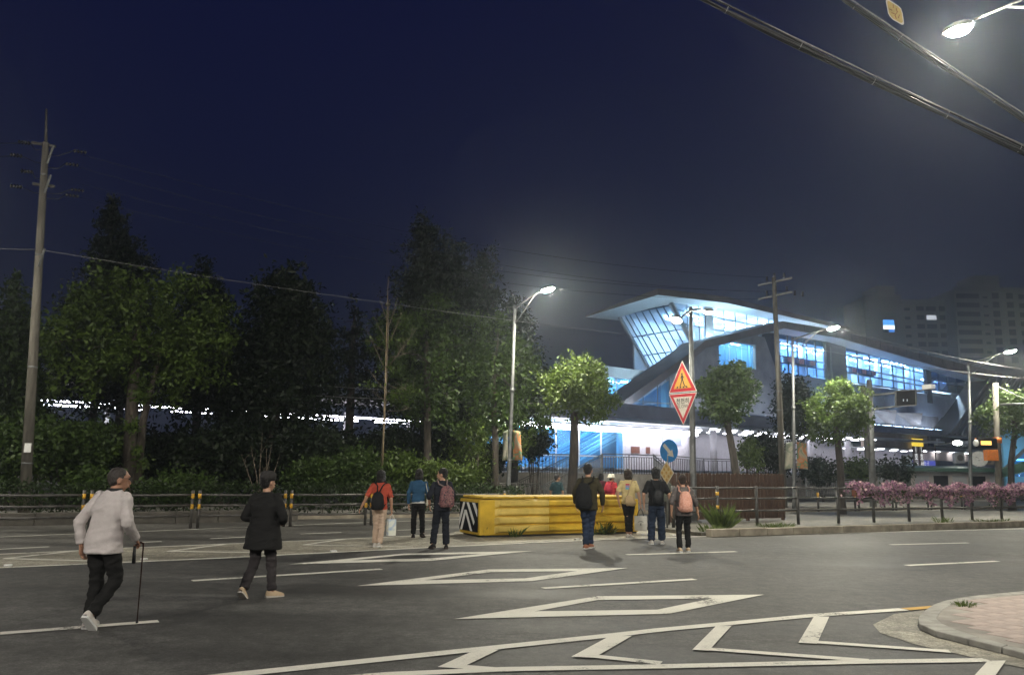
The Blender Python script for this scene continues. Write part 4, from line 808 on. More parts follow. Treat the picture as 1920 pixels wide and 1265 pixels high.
# ================================================================== THE STATION
SA = R_(37.6); SV = Vector((math.cos(SA), math.sin(SA), 0)); SN = Vector((-math.sin(SA), math.cos(SA), 0)); SO = Vector((-9, 67, 0))
def SP(s, t, z): p = SO + SV * s + SN * t; return Vector((p.x, p.y, z))
def FP(x, y, t=0.0):                                   # photo pixel on the facade plane t -> (s, z)
    d = ray(x, y); k = (SO + SN * t - Vector((0, 0, EYE))).dot(SN) / d.dot(SN); p = Vector((0, 0, EYE)) + d * k; return ((p - SO).dot(SV), p.z)
M['panel_grey'] = mat('facade_panel', (.27, .28, .30), .5, .12, .8); M['panel_blue'] = mat('panel_pale_blue', (.52, .58, .66), .45, .1, .6); M['fascia'] = mat('fascia_brown', (.21, .17, .145), .5, .2, .5); M['roofdark'] = mat('roof_dark', (.06, .058, .06), .6, .2, .6)
M['soffit'] = mat('soffit', (.50, .55, .60), .6, .08, .5); M['mull'] = mat('mullion', (.06, .07, .085), .45, .2, 3); M['mullw'] = mat('mullion_white', (.75, .76, .78), .45, .1, 3); M['beige'] = mat('beige_stone', (.30, .245, .20), .8, .2, .9, .15, 12); M['conc2'] = mat('portal_concrete', (.30, .275, .26), .8, .2, .7, .15, 10)
M['bluebeam'] = mat('blue_grey_beam', (.24, .28, .38), .5, .15, .6); M['tile'] = mat('white_tile', (.56, .54, .58), .5, .08, 3.0); M['inwall'] = mat('interior_wall', (.72, .76, .82), .7, .12, .3); M['infloor'] = mat('interior_floor', (.4, .42, .45), .5, .2, .4)
M['glassA'] = glassmat('glass_upper', (.62, .80, .95), .10, .05, .30); M['glassB'] = glassmat('glass_concourse', (.62, .80, 1.0), .08, .04, .08); M['glassD'] = glassmat('glass_dark', (.10, .14, .20), .16, .05); M['glassC'] = glassmat('glass_escalator', (.42, .76, 1.0), .08, .05, .12)
M['bulk'] = mat('bulkhead_beige', (.55, .48, .42), .7, .1, .6); M['escwall'] = mat('escalator_wall', (.07, .22, .36), .6, .25, .5); M['added_wash'] = glow('added_wall_washer', (.55, .72, 1.0), 65.0); M['added_wash2'] = glow('added_eave_washer', (.6, .8, 1.0), 30.0); M['tubeB'] = glow('strip_light_blue', (.55, .77, 1.0), 300.0); M['tubeU'] = glow('strip_light_upper', (.76, .89, 1.0), 330.0); M['tubeW'] = glow('strip_light_white', (.93, .92, 1.0), 20.0); M['tubeV'] = glow('platform_tube', (.90, .88, 1.0), 30.0); M['tubeE'] = glow('escalator_light', (.6, .87, 1.0), 150.0)
stn = thing('railway_station', 'large glass fronted railway station with tilted end wall and long brown roof edges', 'station', SP(60, 4, 0))
def sbox(name, m, s0, s1, t0, t1, z0, z1, parent=None, bevel=0):
    return MB().prism([SP(s0, t0, z0), SP(s1, t0, z0), SP(s1, t1, z0), SP(s0, t1, z0)], (0, 0, z1 - z0)).build(name, M[m], parent or stn, bevel=bevel)
def sslab(name, m, pts, t0, t1, parent=None): return MB().prism([SP(s, t0, z) for s, z in pts], SN * (t1 - t0)).build(name, M[m], parent or stn)
# -- upper hall roof with its overhang
rf = MB(); T0, T1 = 1.6, 14.2
prof = [(33.4, 21.45), (46.0, 22.3), (74, 22.3)]
ev = [SP(33.4, T0, 21.45), SP(46, T0, 22.25), SP(74, T0, 22.1), SP(74, T1, 21.4), SP(46, T1, 21.4), SP(33.9, T1, 20.75)]
top = [SP(33.4, T0, 22.2), SP(46, T0, 23.05), SP(74, T0, 22.6), SP(74, T1, 22.0), SP(46, T1, 22.0), SP(33.9, T1, 20.95)]
n = 6; rf.add(ev + top, [(0, 1, 4, 5), (1, 2, 3, 4), (6, 11, 10, 7), (7, 10, 9, 8)] + [(i, i + n, (i + 1) % n + n, (i + 1) % n) for i in range(n)]); 
rfo = rf.build('upper_roof', [M['soffit'], M['fascia'], M['roofdark']], stn)
for i, p in enumerate(rfo.data.polygons): p.material_index = 0 if i < 2 else (2 if i < 4 else 1)
# -- tilted glass end wall: columns by rows of panes between mullions
tf, tb = 4.0, 12.4; zt_, zb_ = 21.3, 9.8; s_top, s_slope = 38.3, .86
def EW(f, z): return SP(s_top + (zt_ - z) * s_slope, tf + (tb - tf) * f, z)
cols = [0, .14, .28, .42, .56, .70, .82, .91, 1.0]; rows = [21.3, 18.7, 16.5, 15.1, 13.4, 11.6, 9.8]
for i in range(len(cols) - 1):
    for j in range(len(rows) - 1):
        q = [EW(cols[i] + .006, rows[j] - .05), EW(cols[i + 1] - .006, rows[j] - .05), EW(cols[i + 1] - .006, rows[j + 1] + .05), EW(cols[i] + .006, rows[j + 1] + .05)]
        MB().prism(q, SV * .04).build('pane', M['glassA'], stn)
mb = MB()
for f in cols: mb.bar(EW(f, 21.4), EW(f, 9.8), .10, .16)
for z in rows: mb.bar(EW(0, z), EW(1, z), .10, .16)
mb.build('end_wall_frame', M['mull'], stn)
MB().bar(EW(1.02, 21.5), EW(1.02, 9.8), .4, .5).build('corner_post', M['panel_grey'], stn); MB().bar(EW(-.015, 21.5), EW(-.015, 14.5), .35, .55).build('corner_post', M['panel_grey'], stn)
MB().bar(EW(0, 14.9) + SV * .7, EW(1, 14.9) + SV * .7, .5, .5).build('inner_beam', M['panel_grey'], stn)
# -- upper hall front glass
ms = [38.6, 41.2, 43.4, 44.6, 46.0, 48.3, 50.6, 53.0, 55.4, 57.8, 60.2, 62.8, 65.4, 68.0, 70.6]
zrow = [22.2, 20.9, 19.3, 17.4, 15.2]
for i in range(len(ms) - 1):
    if i == 3: sbox('facade_column', 'panel_grey', ms[3], ms[4], 3.9, 4.3, 15.2, 22.2); continue
    for j in range(len(zrow) - 1):
        a, b = ms[i] + .05, ms[i + 1] - .05; z1, z0 = zrow[j] - .05, zrow[j + 1] + .05
        sl = lambda z: s_top + (zt_ - z) * s_slope + .3
        if b < sl(z0): continue
        a0, a1 = max(a, sl(z0)), max(a, min(b, sl(z1)))
        MB().prism([SP(a0, 4.0, z0), SP(b, 4.0, z0), SP(b, 4.0, z1), SP(a1, 4.0, z1)], SN * .04).build('pane', M['glassA'], stn)
mb = MB()
for s in ms: mb.bar(SP(s, 4.0, max(15.2, zt_ - (s - .2 - s_top) / s_slope)), SP(s, 4.0, 22.2), .10, .14)
for z in zrow[:-1]: mb.bar(SP(s_top + max(0, (zt_ - z)) * s_slope, 4.0, z), SP(70.6, 4.0, z), .09, .12)
mb.build('upper_front_frame', M['mull'], stn)
sbox('upper_floor', 'infloor', 45, 73, 4.3, 13, 14.8, 15.1); sbox('upper_back_wall', 'inwall', 41, 73, 12.6, 12.9, 9.0, 21.2); sbox('upper_side_wall', 'inwall', 72, 72.3, 4.3, 12.5, 15.1, 22)
for s in (44, 50, 56, 62, 68):
    for t_ in (6.2, 9.6): sbox('ceiling_light', 'tubeU', s, s + 2.6, t_, t_ + .22, 21.15, 21.22)
for s in (48, 57, 66): MB().tube([SP(s, 7, 15.1), SP(s, 7, 21.9)], .35, 14).build('column', M['inwall'], stn, smooth=True)
# -- front volume: folded brown roof edge descending as the escalator cover
topl = [(24.4, 8.5), (36.4, 15.35), (38.0, 16.4), (53.2, 20.5), (66.5, 20.85), (90.3, 19.9), (118, 19.4)]; lowl = [(24.6, 7.7), (36.4, 14.45), (38.0, 15.5), (53.17, 19.6), (66.4, 19.8), (90.2, 18.6), (118, 17.3)]
for i in range(len(topl) - 1):
    q = [lowl[i], lowl[i + 1], topl[i + 1], topl[i]]; sslab('roof_edge', 'fascia', q, -1.3, 2.2); MB().prism([SP(lowl[i][0], -1.25, lowl[i][1] - .02), SP(lowl[i + 1][0], -1.25, lowl[i + 1][1] - .02), SP(lowl[i + 1][0], 1.4, lowl[i + 1][1] - .02), SP(lowl[i][0], 1.4, lowl[i][1] - .02)], (0, 0, -.06)).build('eave_soffit', M['soffit' if i > 2 else 'panel_grey'], stn)
for i in range(3, len(topl) - 1):
    a, b = topl[i], topl[i + 1]; MB().prism([SP(a[0], 2.2, a[1] - .1), SP(b[0], 2.2, b[1] - .1), SP(b[0], 14, b[1] + .2), SP(a[0], 14, a[1] + .2)], (0, 0, -.3)).build('lower_roof', M['roofdark'], stn)
# escalator glass under the diagonal
esc = [(27.2, 8.5), (29.3, 8.5), (31.6, 8.5), (33.6, 8.5), (36.2, 8.5)]
def dz(s): return 8.15 + (s - 27.0) * .535
cx_ = [27.1, 29.3, 31.6, 33.5]
for i in range(3):
    a, b = cx_[i] + .06, cx_[i + 1] - .06
    MB().prism([SP(a, .3, 8.2), SP(b, .3, 8.2), SP(b, .3, 9.0), SP(a, .3, min(9.0, max(8.3, dz(a) - .1)))], SN * .04).build('pane', M['glassC'], stn)
    if dz(b) > 9.2: MB().prism([SP(max(a, 28.8), .3, 9.1), SP(b, .3, 9.1), SP(b, .3, dz(b)), SP(max(a, 28.8), .3, max(9.12, dz(max(a, 28.8))))], SN * .04).build('pane', M['glassC'], stn)
mb = MB()
for s in cx_[1:]: mb.bar(SP(s, .28, 8.1), SP(s, .28, dz(s) + .3), .09, .1)
mb.bar(SP(28.6, .28, 9.05), SP(33.6, .28, 9.05), .08, .08); mb.bar(SP(26.8, .28, 8.12), SP(33.6, .28, 8.12), .09, .1); mb.build('escalator_frame', M['mull'], stn)
sslab('escalator_back_wall', 'escwall', [(10.5, 2), (37, 2), (37, 14.2), (24.3, 7.0), (10.5, 6.2)], 5.6, 5.8)
for k in range(4): q0, q1 = SP(24.5 + k * .5, 1.2 + k * .9, 6.2 + .0), SP(36.5 + k * .5, 1.2 + k * .9, 13.4); MB().bar(q0, q1, .10, .35).build('handrail', M['mullw' if k % 2 else 'panel_blue'], stn)
for k in range(5): c = SP(28.5 + k * 1.9, 3.2, dz(28.5 + k * 1.9) + .1); MB().box(c, (1.2, .2, .06), SA).build('ceiling_light', M['tubeE'], stn)
# small glazed lobby left of the tilted wall
sbox('lobby_roof', 'panel_grey', 27.0, 41.0, 6.0, 11, 12.2, 13.4); 
for i, (a, b) in enumerate(((27.4, 29.6), (29.7, 31.2), (31.3, 33.1), (33.2, 36), (36.1, 39))): MB().prism([SP(a, 6.2, 7.5), SP(b, 6.2, 7.5), SP(b, 6.2, 12.15), SP(a, 6.2, 12.15)], SN * .04).build('pane', M['glassC'], stn)
for t_ in (7.2, 9.0): MB().prism([SP(27.3, t_ - .85, 7.5), SP(27.3, t_ + .85, 7.5), SP(27.3, t_ + .85, 12.15), SP(27.3, t_ - .85, 12.15)], SV * .04).build('pane', M['glassC'], stn)
mb = MB()
for s in (27.3, 29.65, 31.25, 33.15, 36.05): mb.bar(SP(s, 6.15, 7.5), SP(s, 6.15, 12.3), .1, .12)
mb.bar(SP(27.3, 10, 7.5), SP(27.3, 10, 12.3), .12, .12); mb.build('lobby_frame', M['panel_grey'], stn); sbox('lobby_back_wall', 'inwall', 27.3, 41, 10.2, 10.4, 7.5, 12.2)
for s in (28.2, 31, 34): sbox('ceiling_light', 'tubeE', s, s + 1.6, 8, 8.25, 12.05, 12.12)
for k in range(3): MB().bar(SP(24, 7.0 + k, 6.4), SP(30, 7.0 + k, 9.8), .1, .3).build('handrail', M['mullw'], stn)
# concrete portal between escalator and concourse, with its window
pa, pz = [FP(1290, 690, .8), FP(1362, 645, .8), FP(1392, 645, .8), FP(1447, 735, .8), FP(1440, 790, .8), FP(1290, 790, .8)], None
W0, W1, W2, W3 = FP(1352, 656, .8), FP(1421, 676, .8), FP(1421, 706, .8), FP(1352, 690, .8)
ws0, ws1, wz0, wz1 = 43.0, 50.2, 14.3, 17.4
sslab('portal_wall', 'conc2', [(33.6, 8.2), (43.0, 8.2), (43.0, 17.1), (38.0, 15.4), (33.6, 12.4)], .8, 1.6); sslab('portal_wall', 'conc2', [(43.0, 8.2), (50.2, 8.2), (50.2, 14.3), (43.0, 14.3)], .8, 1.6); sslab('portal_wall', 'conc2', [(43.0, 17.4), (50.2, 17.4), (50.2, 19.0), (47, 18.3), (43.0, 17.4)], .8, 1.6); sslab('portal_wall', 'conc2', [(50.2, 8.2), (56.6, 8.2), (55.6, 12.5), (52.2, 18.6), (50.2, 18.6)], .8, 1.6)
for i in range(3): a = 43.1 + i * 2.4; MB().prism([SP(a, 1.1, 14.35), SP(a + 2.2, 1.1, 14.35), SP(a + 2.2, 1.1, 17.35), SP(a, 1.1, 17.35)], SN * .04).build('pane', M['glassC'], stn)
sbox('portal_room_wall', 'inwall', 42, 52, 6, 6.2, 13.5, 18.2); 
for s in (43.5, 46, 48.5): sbox('ceiling_light', 'tubeE', s, s + 1.6, 3, 3.3, 17.6, 17.68)
# -- concourse glass (two bays) and dark panels between
def bay(s0, s1, n, z0, z1f, rows_, gm, frame='mull', t_=1.5):
    for i in range(n):
        a, b = s0 + (s1 - s0) * i / n, s0 + (s1 - s0) * (i + 1) / n
        for j in range(len(rows_) - 1):
            za, zb2 = rows_[j], rows_[j + 1]
            f = lambda s, z: z0 + (z1f(s) - z0) * z
            MB().prism([SP(a + .06, t_, f(a, za) + .05), SP(b - .06, t_, f(b, za) + .05), SP(b - .06, t_, f(b, zb2) - .05), SP(a + .06, t_, f(a, zb2) - .05)], SN * .04).build('pane', M[gm], stn)
    mb = MB()
    for i in range(n + 1): a = s0 + (s1 - s0) * i / n; mb.bar(SP(a, t_, z0), SP(a, t_, z1f(a)), .17, .18)
    for r in rows_: mb.bar(SP(s0, t_, z0 + (z1f(s0) - z0) * r), SP(s1, t_, z0 + (z1f(s1) - z0) * r), .16, .16)
    mb.build('bay_frame', M[frame], stn)
bay(56.0, 66.8, 5, 14.4, lambda s: 19.7, [0, .27, .44, .78, 1], 'glassB')
bay(72.0, 95.3, 7, 14.6, lambda s: 19.75 - (s - 72) * .045, [0, .25, .42, .74, 1], 'glassB')
bay(97, 112.5, 5, 15.2, lambda s: 18.4 - (s - 97) * .03, [0, .5, 1], 'glassD')
sslab('dark_panel', 'roofdark', [(66.9, 13.0), (71.9, 13.0), (71.9, 19.8), (66.9, 19.8)], 1.2, 1.7); MB().bar(SP(67.8, 1.1, 13), SP(67.8, 1.1, 19.0), .14).build('downpipe', M['galv'], stn)
sslab('dark_panel', 'roofdark', [(95.4, 13.0), (97, 13.0), (97, 18.8), (95.4, 18.8)], 1.2, 1.7); sslab('dark_panel', 'roofdark', [(52.6, 13.0), (55.9, 13), (55.9, 19.6), (52.6, 19.2)], 1.5, 1.9)
sbox('concourse_floor', 'infloor', 53, 113, 1.7, 11.5, 13.9, 14.3); sbox('concourse_back_wall', 'inwall', 53, 113, 9.0, 9.3, 14.3, 19.5); sbox('concourse_ceiling', 'inwall', 53, 113, 1.8, 9.3, 18.95, 19.05)
for s in np.arange(56.5, 94, 2.9):
    for t_ in (3.0, 5.6): sbox('ceiling_light', 'tubeB', s, s + 1.5, t_, t_ + .25, 18.85, 18.92)
for s in (99.5, 104, 107): sbox('ceiling_light', 'tubeB', s, s + 1.6, 3.5, 4.0, 17.2, 17.3)
for s in (58.5, 64, 75.5, 79.5, 84, 89, 93.5): MB().tube([SP(s, 3.2, 14.3), SP(s, 3.2, 18.95)], .45, 14).build('column', M['panel_blue'], stn, smooth=True)
pm = [mat('poster_pink', (.60, .28, .30), .6, .2, 3), mat('poster_blue', (.12, .18, .45), .6, .2, 3)]
for s0, k in ((57.8, 5), (73.6, 5)):
    sbox('poster_rail', 'mull', s0 - .3, s0 + k * 1.35, 1.75, 1.85, 15.9, 16.8)
    for i in range(k): MB().prism([SP(s0 + i * 1.35, 1.30, 16.05), SP(s0 + i * 1.35 + 1.0, 1.30, 16.05), SP(s0 + i * 1.35 + 1.0, 1.30, 16.7), SP(s0 + i * 1.35, 1.30, 16.7)], SN * .06).build('poster', pm[i % 2], stn)
sl_ = random.Random(4)
for i in range(18): s = sl_.uniform(57, 94); z = sl_.uniform(14.4, 15.2); sbox('ticket_gate', 'inwall' if i % 2 else 'panel_blue', s, s + sl_.uniform(.3, 1.1), 4.5 + sl_.random() * 3, 8, 14.3, z + sl_.uniform(.3, 1.6))
# -- pale panels, brackets and beam below the bays
for i in range(9): a = 56 + i * 6.5; sslab('wall_panel', 'panel_blue', [(a + .03, 11.0), (a + 6.47, 11.0), (a + 6.47, 14.35), (a + .03, 14.35)], 1.3, 2.0)
for i in range(6): a = 73 + i * 6.6; sslab('wall_panel', 'panel_blue' if i > 3 else 'conc2', [(a + .03, 8.75), (a + 6.57, 8.75), (a + 6.57, 10.95), (a + .03, 10.95)], 1.6, 2.2)
for a in (78.0, 85.8):
    MB().add([SP(a, 1.6, 10.95), SP(a + 6.2, 1.6, 10.95), SP(a + 5.6, 1.6, 8.9), SP(a + 3.1, -.9, 10.95), SP(a + 4.6, .2, 9.4)], [(0, 3, 4), (3, 1, 4), (0, 4, 2), (4, 1, 2), (0, 1, 3)]).build('bracket', M['beige'], stn)
sbox('beam', 'bluebeam', 54, 112, -.2, 2.2, 7.75, 8.7); sbox('beam', 'bluebeam', 15, 53.8, -2.6, .2, 7.0, 8.05)
for i in range(6): a = 74.5 + i * 3.45; sslab('stone_panel', 'beige', [(a + .03, 5.6), (a + 3.42, 5.6), (a + 3.42, 7.7), (a + .03, 7.7)], .6, 1.2)
for i in range(3): a = 112.3 + i * 3.45; sslab('stone_panel', 'beige', [(a + .03, 3.6), (a + 3.42, 3.6), (a + 3.42, 5.9), (a + .03, 5.9)], 1.0, 1.5)
sg = sslab('name_board', 'boardblack', [(92.9, 6.15), (118, 6.0), (118, 7.75), (92.9, 7.65)], .2, .55)
M['signtxt'] = glow('sign_lettering', (.75, .82, .9), .38)
text_mb('도봉산역', 1.05, SP(104.5, .17, 6.85), SV, ZU).build('lettering', M['signtxt'], sg); text_mb('Dobongsan', .62, SP(109.3, .17, 6.8), SV, ZU).build('lettering', M['signtxt'], sg); text_mb('출구', .85, SP(95.6, .17, 6.9), SV, ZU).build('lettering', M['signtxt'], sg)
# -- ribbed stair roof at right
st_ = MB().prism([SP(95.5, -1.5, 8.0), SP(113.5, -1.5, 8.0), SP(131, -1.5, 20.0), SP(112.0, -1.5, 18.2)], SN * 3.0).build('stair_roof', M['roofdark'], stn)
for k in range(11): f = k / 10; MB().bar(SP(95.5 + 18 * f, -1.62, 8.1), SP(112 + 19 * f, -1.62, 18.2 + 1.8 * f), .35, .22).build('stair_roof_rib', M['mull'], stn)
bay(117, 124, 4, 18.0, lambda s: 20.5, [0, 1], 'glassB', t_=6.5); sbox('ceiling_light', 'tubeB', 117.5, 123, 8, 8.6, 20.0, 20.1); sbox('rear_room_wall', 'inwall', 116, 126, 11, 11.2, 17, 21)
# -- lit ground level: ceiling with tubes, tiled wall, glazed escalator box
sbox('canopy_slab', 'soffit', 10, 92, -2.4, 7.5, 6.55, 6.75); sbox('ground_back_wall', 'tile', 20, 98, 7.6, 7.8, 1.9, 6.5)
sbox('tiled_wall', 'tile', 26.5, 37.6, 1.2, 1.5, 1.9, 6.5)
for s in np.arange(10.5, 37, 2.7): sbox('light_strip', 'tubeW', s, s + 2.64, -.3, .12, 5.66, 6.12)
sbox('light_trough', 'soffit', 10.2, 37.4, -.3, .25, 6.14, 6.3)
for s in np.arange(39, 74, 3.1):
    for t_ in (-1.0, 1.6, 4.4): sbox('light_strip', 'tubeW', s, s + 1.5, t_, t_ + .25, 6.42, 6.5)
for i, (a, b) in enumerate(((11.2, 14.2), (14.3, 17.2), (17.3, 20.2), (20.3, 23.2), (23.3, 26.4))):
    for z0, z1 in ((2.0, 3.1), (3.2, 5.7)): MB().prism([SP(a, .5, z0), SP(b, .5, z0), SP(b, .5, z1), SP(a, .5, z1)], SN * .04).build('pane', M['glassC'], stn)
mb = MB()
for s in (11.1, 14.25, 17.25, 20.25, 23.25, 26.5): mb.bar(SP(s, .45, 1.9), SP(s, .45, 5.9), .14, .14)
for z in (3.15, 5.8): mb.bar(SP(11.1, .45, z), SP(26.5, .45, z), .14, .14)
mb.build('escalator_box_frame', M['mullw'], stn)
for k in range(6): MB().bar(SP(13.5 + k * 1.5, .9 + k * .5, 1.9), SP(22.5 + k * 1.5, .9 + k * .5, 5.7), .10, .16 if k % 2 else .34).build('handrail', M['mullw'], stn)
for s in (42, 52, 62, 71): MB().tube([SP(s, 1.2, 1.9), SP(s, 1.2, 6.5)], .4, 14).build('column', M['tile'], stn, smooth=True)
for a, b, m_ in ((28.3, 29.6, 'planter'), (33.2, 36.3, 'bluebeam'), (30.6, 31.2, 'planter')): sbox('notice', m_, a, b, 1.12, 1.18, 3.6 if m_ == 'planter' else 4.6, 4.3 if m_ == 'planter' else 5.5)
# entrance under the name board: lit beige ceiling, blue platform sign, vertical line signs
sbox('entrance_ceiling', 'inwall', 76, 112, 1.2, 9, 5.5, 5.6); sbox('entrance_wall', 'inwall', 74, 112, 8.6, 8.8, 1.9, 5.5); sbox('entrance_bulkhead', 'bulk', 94.5, 111.5, 2.6, 3.0, 4.1, 5.5)
for s in (77, 81, 85, 90.5, 94, 98.5, 104, 109): 
    for t_ in (1.9, 5.0): sbox('ceiling_light', 'tubeW', s, s + 1.3, t_, t_ + .35, 5.4, 5.47)
M['signblue'] = glow('platform_sign_blue', (.08, .10, .55), .8); ps = sbox('platform_sign', 'signblue', 91.5, 99.0, 2.2, 2.4, 3.05, 4.0); M['signwhite'] = glow('sign_white_lit', (1, 1, 1), .9); text_mb('타는 곳', .8, SP(95.2, 2.17, 3.55), SV, ZU).build('lettering', M['signwhite'], ps)
for k, s in enumerate((87.6, 89.3)):
    c = SP(s, .0, 4.6); b_ = MB().box(c + ZU * -.3, (1.25, .2, 4.2), SA).build('line_sign', mat('line_sign_brown', (.10, .035, .02), .5, .2, 4), stn)
    MB().box(c + ZU * 1.95 - SN * .02, (1.4, .25, 1.15), SA).build('sign_head', glow('sign_head_yellow', (1, .72, .06), 1.0), b_)
    for j, ch in enumerate(('1', '호', '선')): text_mb(ch, 1.15, c - SN * .13 + ZU * (.85 - j * 1.12), SV, ZU, offset=.02).build('lettering', M['signwhite'], b_)
for s in np.arange(18, 111, 3.2): sbox('added_wall_washer', 'added_wash', s, s + 2.4, (.1 if s > 54 else -1.9), (.2 if s > 54 else -1.8), (8.71 if s > 54 else 8.06), (8.77 if s > 54 else 8.12))  # upward strips added along the beams to brighten the station walls and soffits
for s in np.arange(55, 70, 4.0): sbox('added_eave_washer', 'added_wash2', s, s + 2.4, 2.9, 3.0, 20.95, 21.0)  # hidden strips added on the lower roof to brighten the upper soffit
sbox('added_washer_screen', 'bluebeam', 54, 112, -.2, -.1, 8.72, 8.95); sbox('added_washer_screen', 'bluebeam', 15, 53.8, -2.6, -2.5, 8.06, 8.3)  # lips added to screen the added upward strips from view
for k in range(17): s = 54 + k * 3.8; z_ = float(np.interp(s, [p[0] for p in topl], [p[1] for p in topl])); MB().bar(SP(s, -1.305, z_ - .85), SP(s, -1.305, z_ - .03), .05, .02).build('fascia_joint', M['mull'], stn)
for s in (13, 16.5, 20, 23.5): sbox('ceiling_light', 'tubeE', s, s + 1.6, 2.2, 2.45, 5.75, 5.82)
# -- platform with its canopy and rows of tubes running left behind the trees
pf = thing('platform_canopy', 'long railway platform canopy with rows of bright tubes behind the trees', 'platform', SP(-10, 2, 0))
def pbox(name, m, s0, s1, t0, t1, z0, z1): return MB().prism([SP(s0, t0, z0), SP(s1, t0, z0), SP(s1, t1, z0), SP(s0, t1, z0)], (0, 0, z1 - z0)).build(name, M[m], pf)
pbox('canopy', 'roofdark', -48, 9.8, -1, 6, 7.0, 7.25); pbox('deck', 'wall_dark', -48, 9.8, -1, 7, .5, 2.6); pbox('back_wall', 'wall_dark', -48, 9.8, 7.2, 7.4, 2.6, 3.8)
for s in np.arange(-46, 9, 6.0): MB().tube([SP(s, 2.5, 2.6), SP(s, 2.5, 6.2)], .16, 8).build('column', M['mullw'], pf, smooth=True)
rr3 = random.Random(6)
for s in np.arange(-47, 9.2, 1.55):
    if rr3.random() < .9: pbox('tube_light', 'tubeV', s, s + 1.4, .2, .38, 5.60, 5.71)
    if rr3.random() < .8: pbox('tube_light', 'tubeV', s + .3, s + 1.7, 4.4, 4.58, 5.60, 5.71)
# -- plaza deck with retaining wall, stairs and pipe balustrades
DK = 1.55
plz = thing('plaza_deck', 'raised grey concrete station forecourt with retaining wall', 'terrace', at(1130, 900, 46)); PC = []
def pp(x, d): q = at(x, 880, d); return Vector((q.x, d, 0))
edge = [pp(905, 45), pp(1068, 46.5), pp(1130, 43.0), pp(1262, 46.5), pp(1320, 54), pp(1640, 66)]
back = [pp(1640, 120), pp(900, 80)]
MB().prism([p + ZU * DK for p in edge + back], (0, 0, -DK)).build('deck', M['concrete'], plz)
def balustrade(label, pts, h=1.05, sp_=.16, m='railsteel', rails=(1.05, .92, .14), br=.019):
    t = thing('balustrade', label, 'railing', pts[0], 'balustrades of the station forecourt')
    for i in range(len(pts) - 1):
        a, b = Vector(pts[i]), Vector(pts[i + 1]); L = (b - a).length
        for z in rails: MB().tube([a + ZU * z, b + ZU * z], .03 if z == rails[0] else .02, 6).build('rail', M[m], t, smooth=True)
        k = max(2, int(L / sp_)); mb = None
        for j in range(1, k):
            p = a.lerp(b, j / k); post = j % 10 == 0
            MB().bar(p, p + ZU * (h if post else rails[1]), .05 if post else br * 2).build('post' if post else 'baluster', M[m], t)
        for p in (a, b): MB().bar(p, p + ZU * h, .06).build('post', M[m], t)
e = [p + ZU * DK for p in edge]
balustrade('balustrade on the deck edge left of the street tree trunk', [e[0], e[1]], sp_=.2); balustrade('balustrade on the deck edge above the grey retaining wall', [e[2], e[3]], sp_=.2); balustrade('balustrade of the deck behind the crossing pole', [e[3], e[4], e[5]], sp_=.45)
# stair flight between the two deck parts, descending to the left
sa, sb_ = pp(1128, 43.0), pp(1020, 35.5); sc_ = pp(1072, 46.3); stw = thing('stone_stair', 'stair flight descending left from the forecourt', 'stairs', sb_)
for k in range(9):
    f0, f1 = k / 9, (k + 1) / 9; z = DK * (1 - f0) - .17
    off = (sc_ - sa) * 1.0; p0, p1 = sa.lerp(sb_, f0), sa.lerp(sb_, f1)
    if z > 0: MB().prism([p0 + ZU * z, p1 + ZU * z, p1 + off + ZU * z, p0 + off + ZU * z], (0, 0, -z)).build('step', M['concrete'], stw)
balustrade('sloping handrail on the near side of the stair', [sa + ZU * DK, sb_ + ZU * .05], sp_=.2, rails=(1.0, .9, .15), m='galv'); balustrade('sloping handrail on the far side of the stair', [sc_ + ZU * DK, sb_ + (sc_ - sa) + ZU * .05], sp_=.25, rails=(1.0, .9, .15))
balustrade('sloping white handrail going down right of the blue round sign', [pp(1226, 42) + ZU * 1.55, pp(1268, 38) + ZU * .55], sp_=.2, rails=(1.0, .88, .15), m='galv')
balustrade('low pavement railing left of the street tree', [pp(880, 33.8) + ZU * .12, pp(1012, 34.6) + ZU * .12], sp_=.2, rails=(1.0, .9, .12))
balustrade('pale low railing right of the wooden fence', [pp(1510, 47) + ZU * .4, pp(1620, 52) + ZU * .4], sp_=.22, rails=(1.0, .9, .12), m='galv')
# shrubs in front of the station at right
shrub('dark airy shrub below the vertical line signs', 1672, 880, 46, 1.0, .9, 800, 'leaf_dark', 64, .2, group='shrubs before the station'); shrub('shrub behind the lamp post banner at right', 1540, 878, 48, 1.2, 1.0, 1700, 'leaf_dark', 65, .19, group='shrubs before the station')
shrub('yellow green lit shrub beside the gantry foot', 1605, 882, 52, 1.1, .9, 1800, 'leaf_fresh', 66, .18, group='shrubs before the station'); shrub('bright green young tree below the dark street tree', 1403, 848, 44, .7, .9, 1300, 'leaf_fresh', 67, .17, group='shrubs before the station')
shrub('dark hanging foliage left of the utility post', 1440, 850, 46, 1.3, 1.5, 2200, 'leaf_dark', 68, .2, group='shrubs before the station'); shrub('dark leafy mass behind the gap left of utility post', 1480, 760, 47, 1.6, 2.2, 3200, 'leaf_dark', 69, .2, group='shrubs before the station')
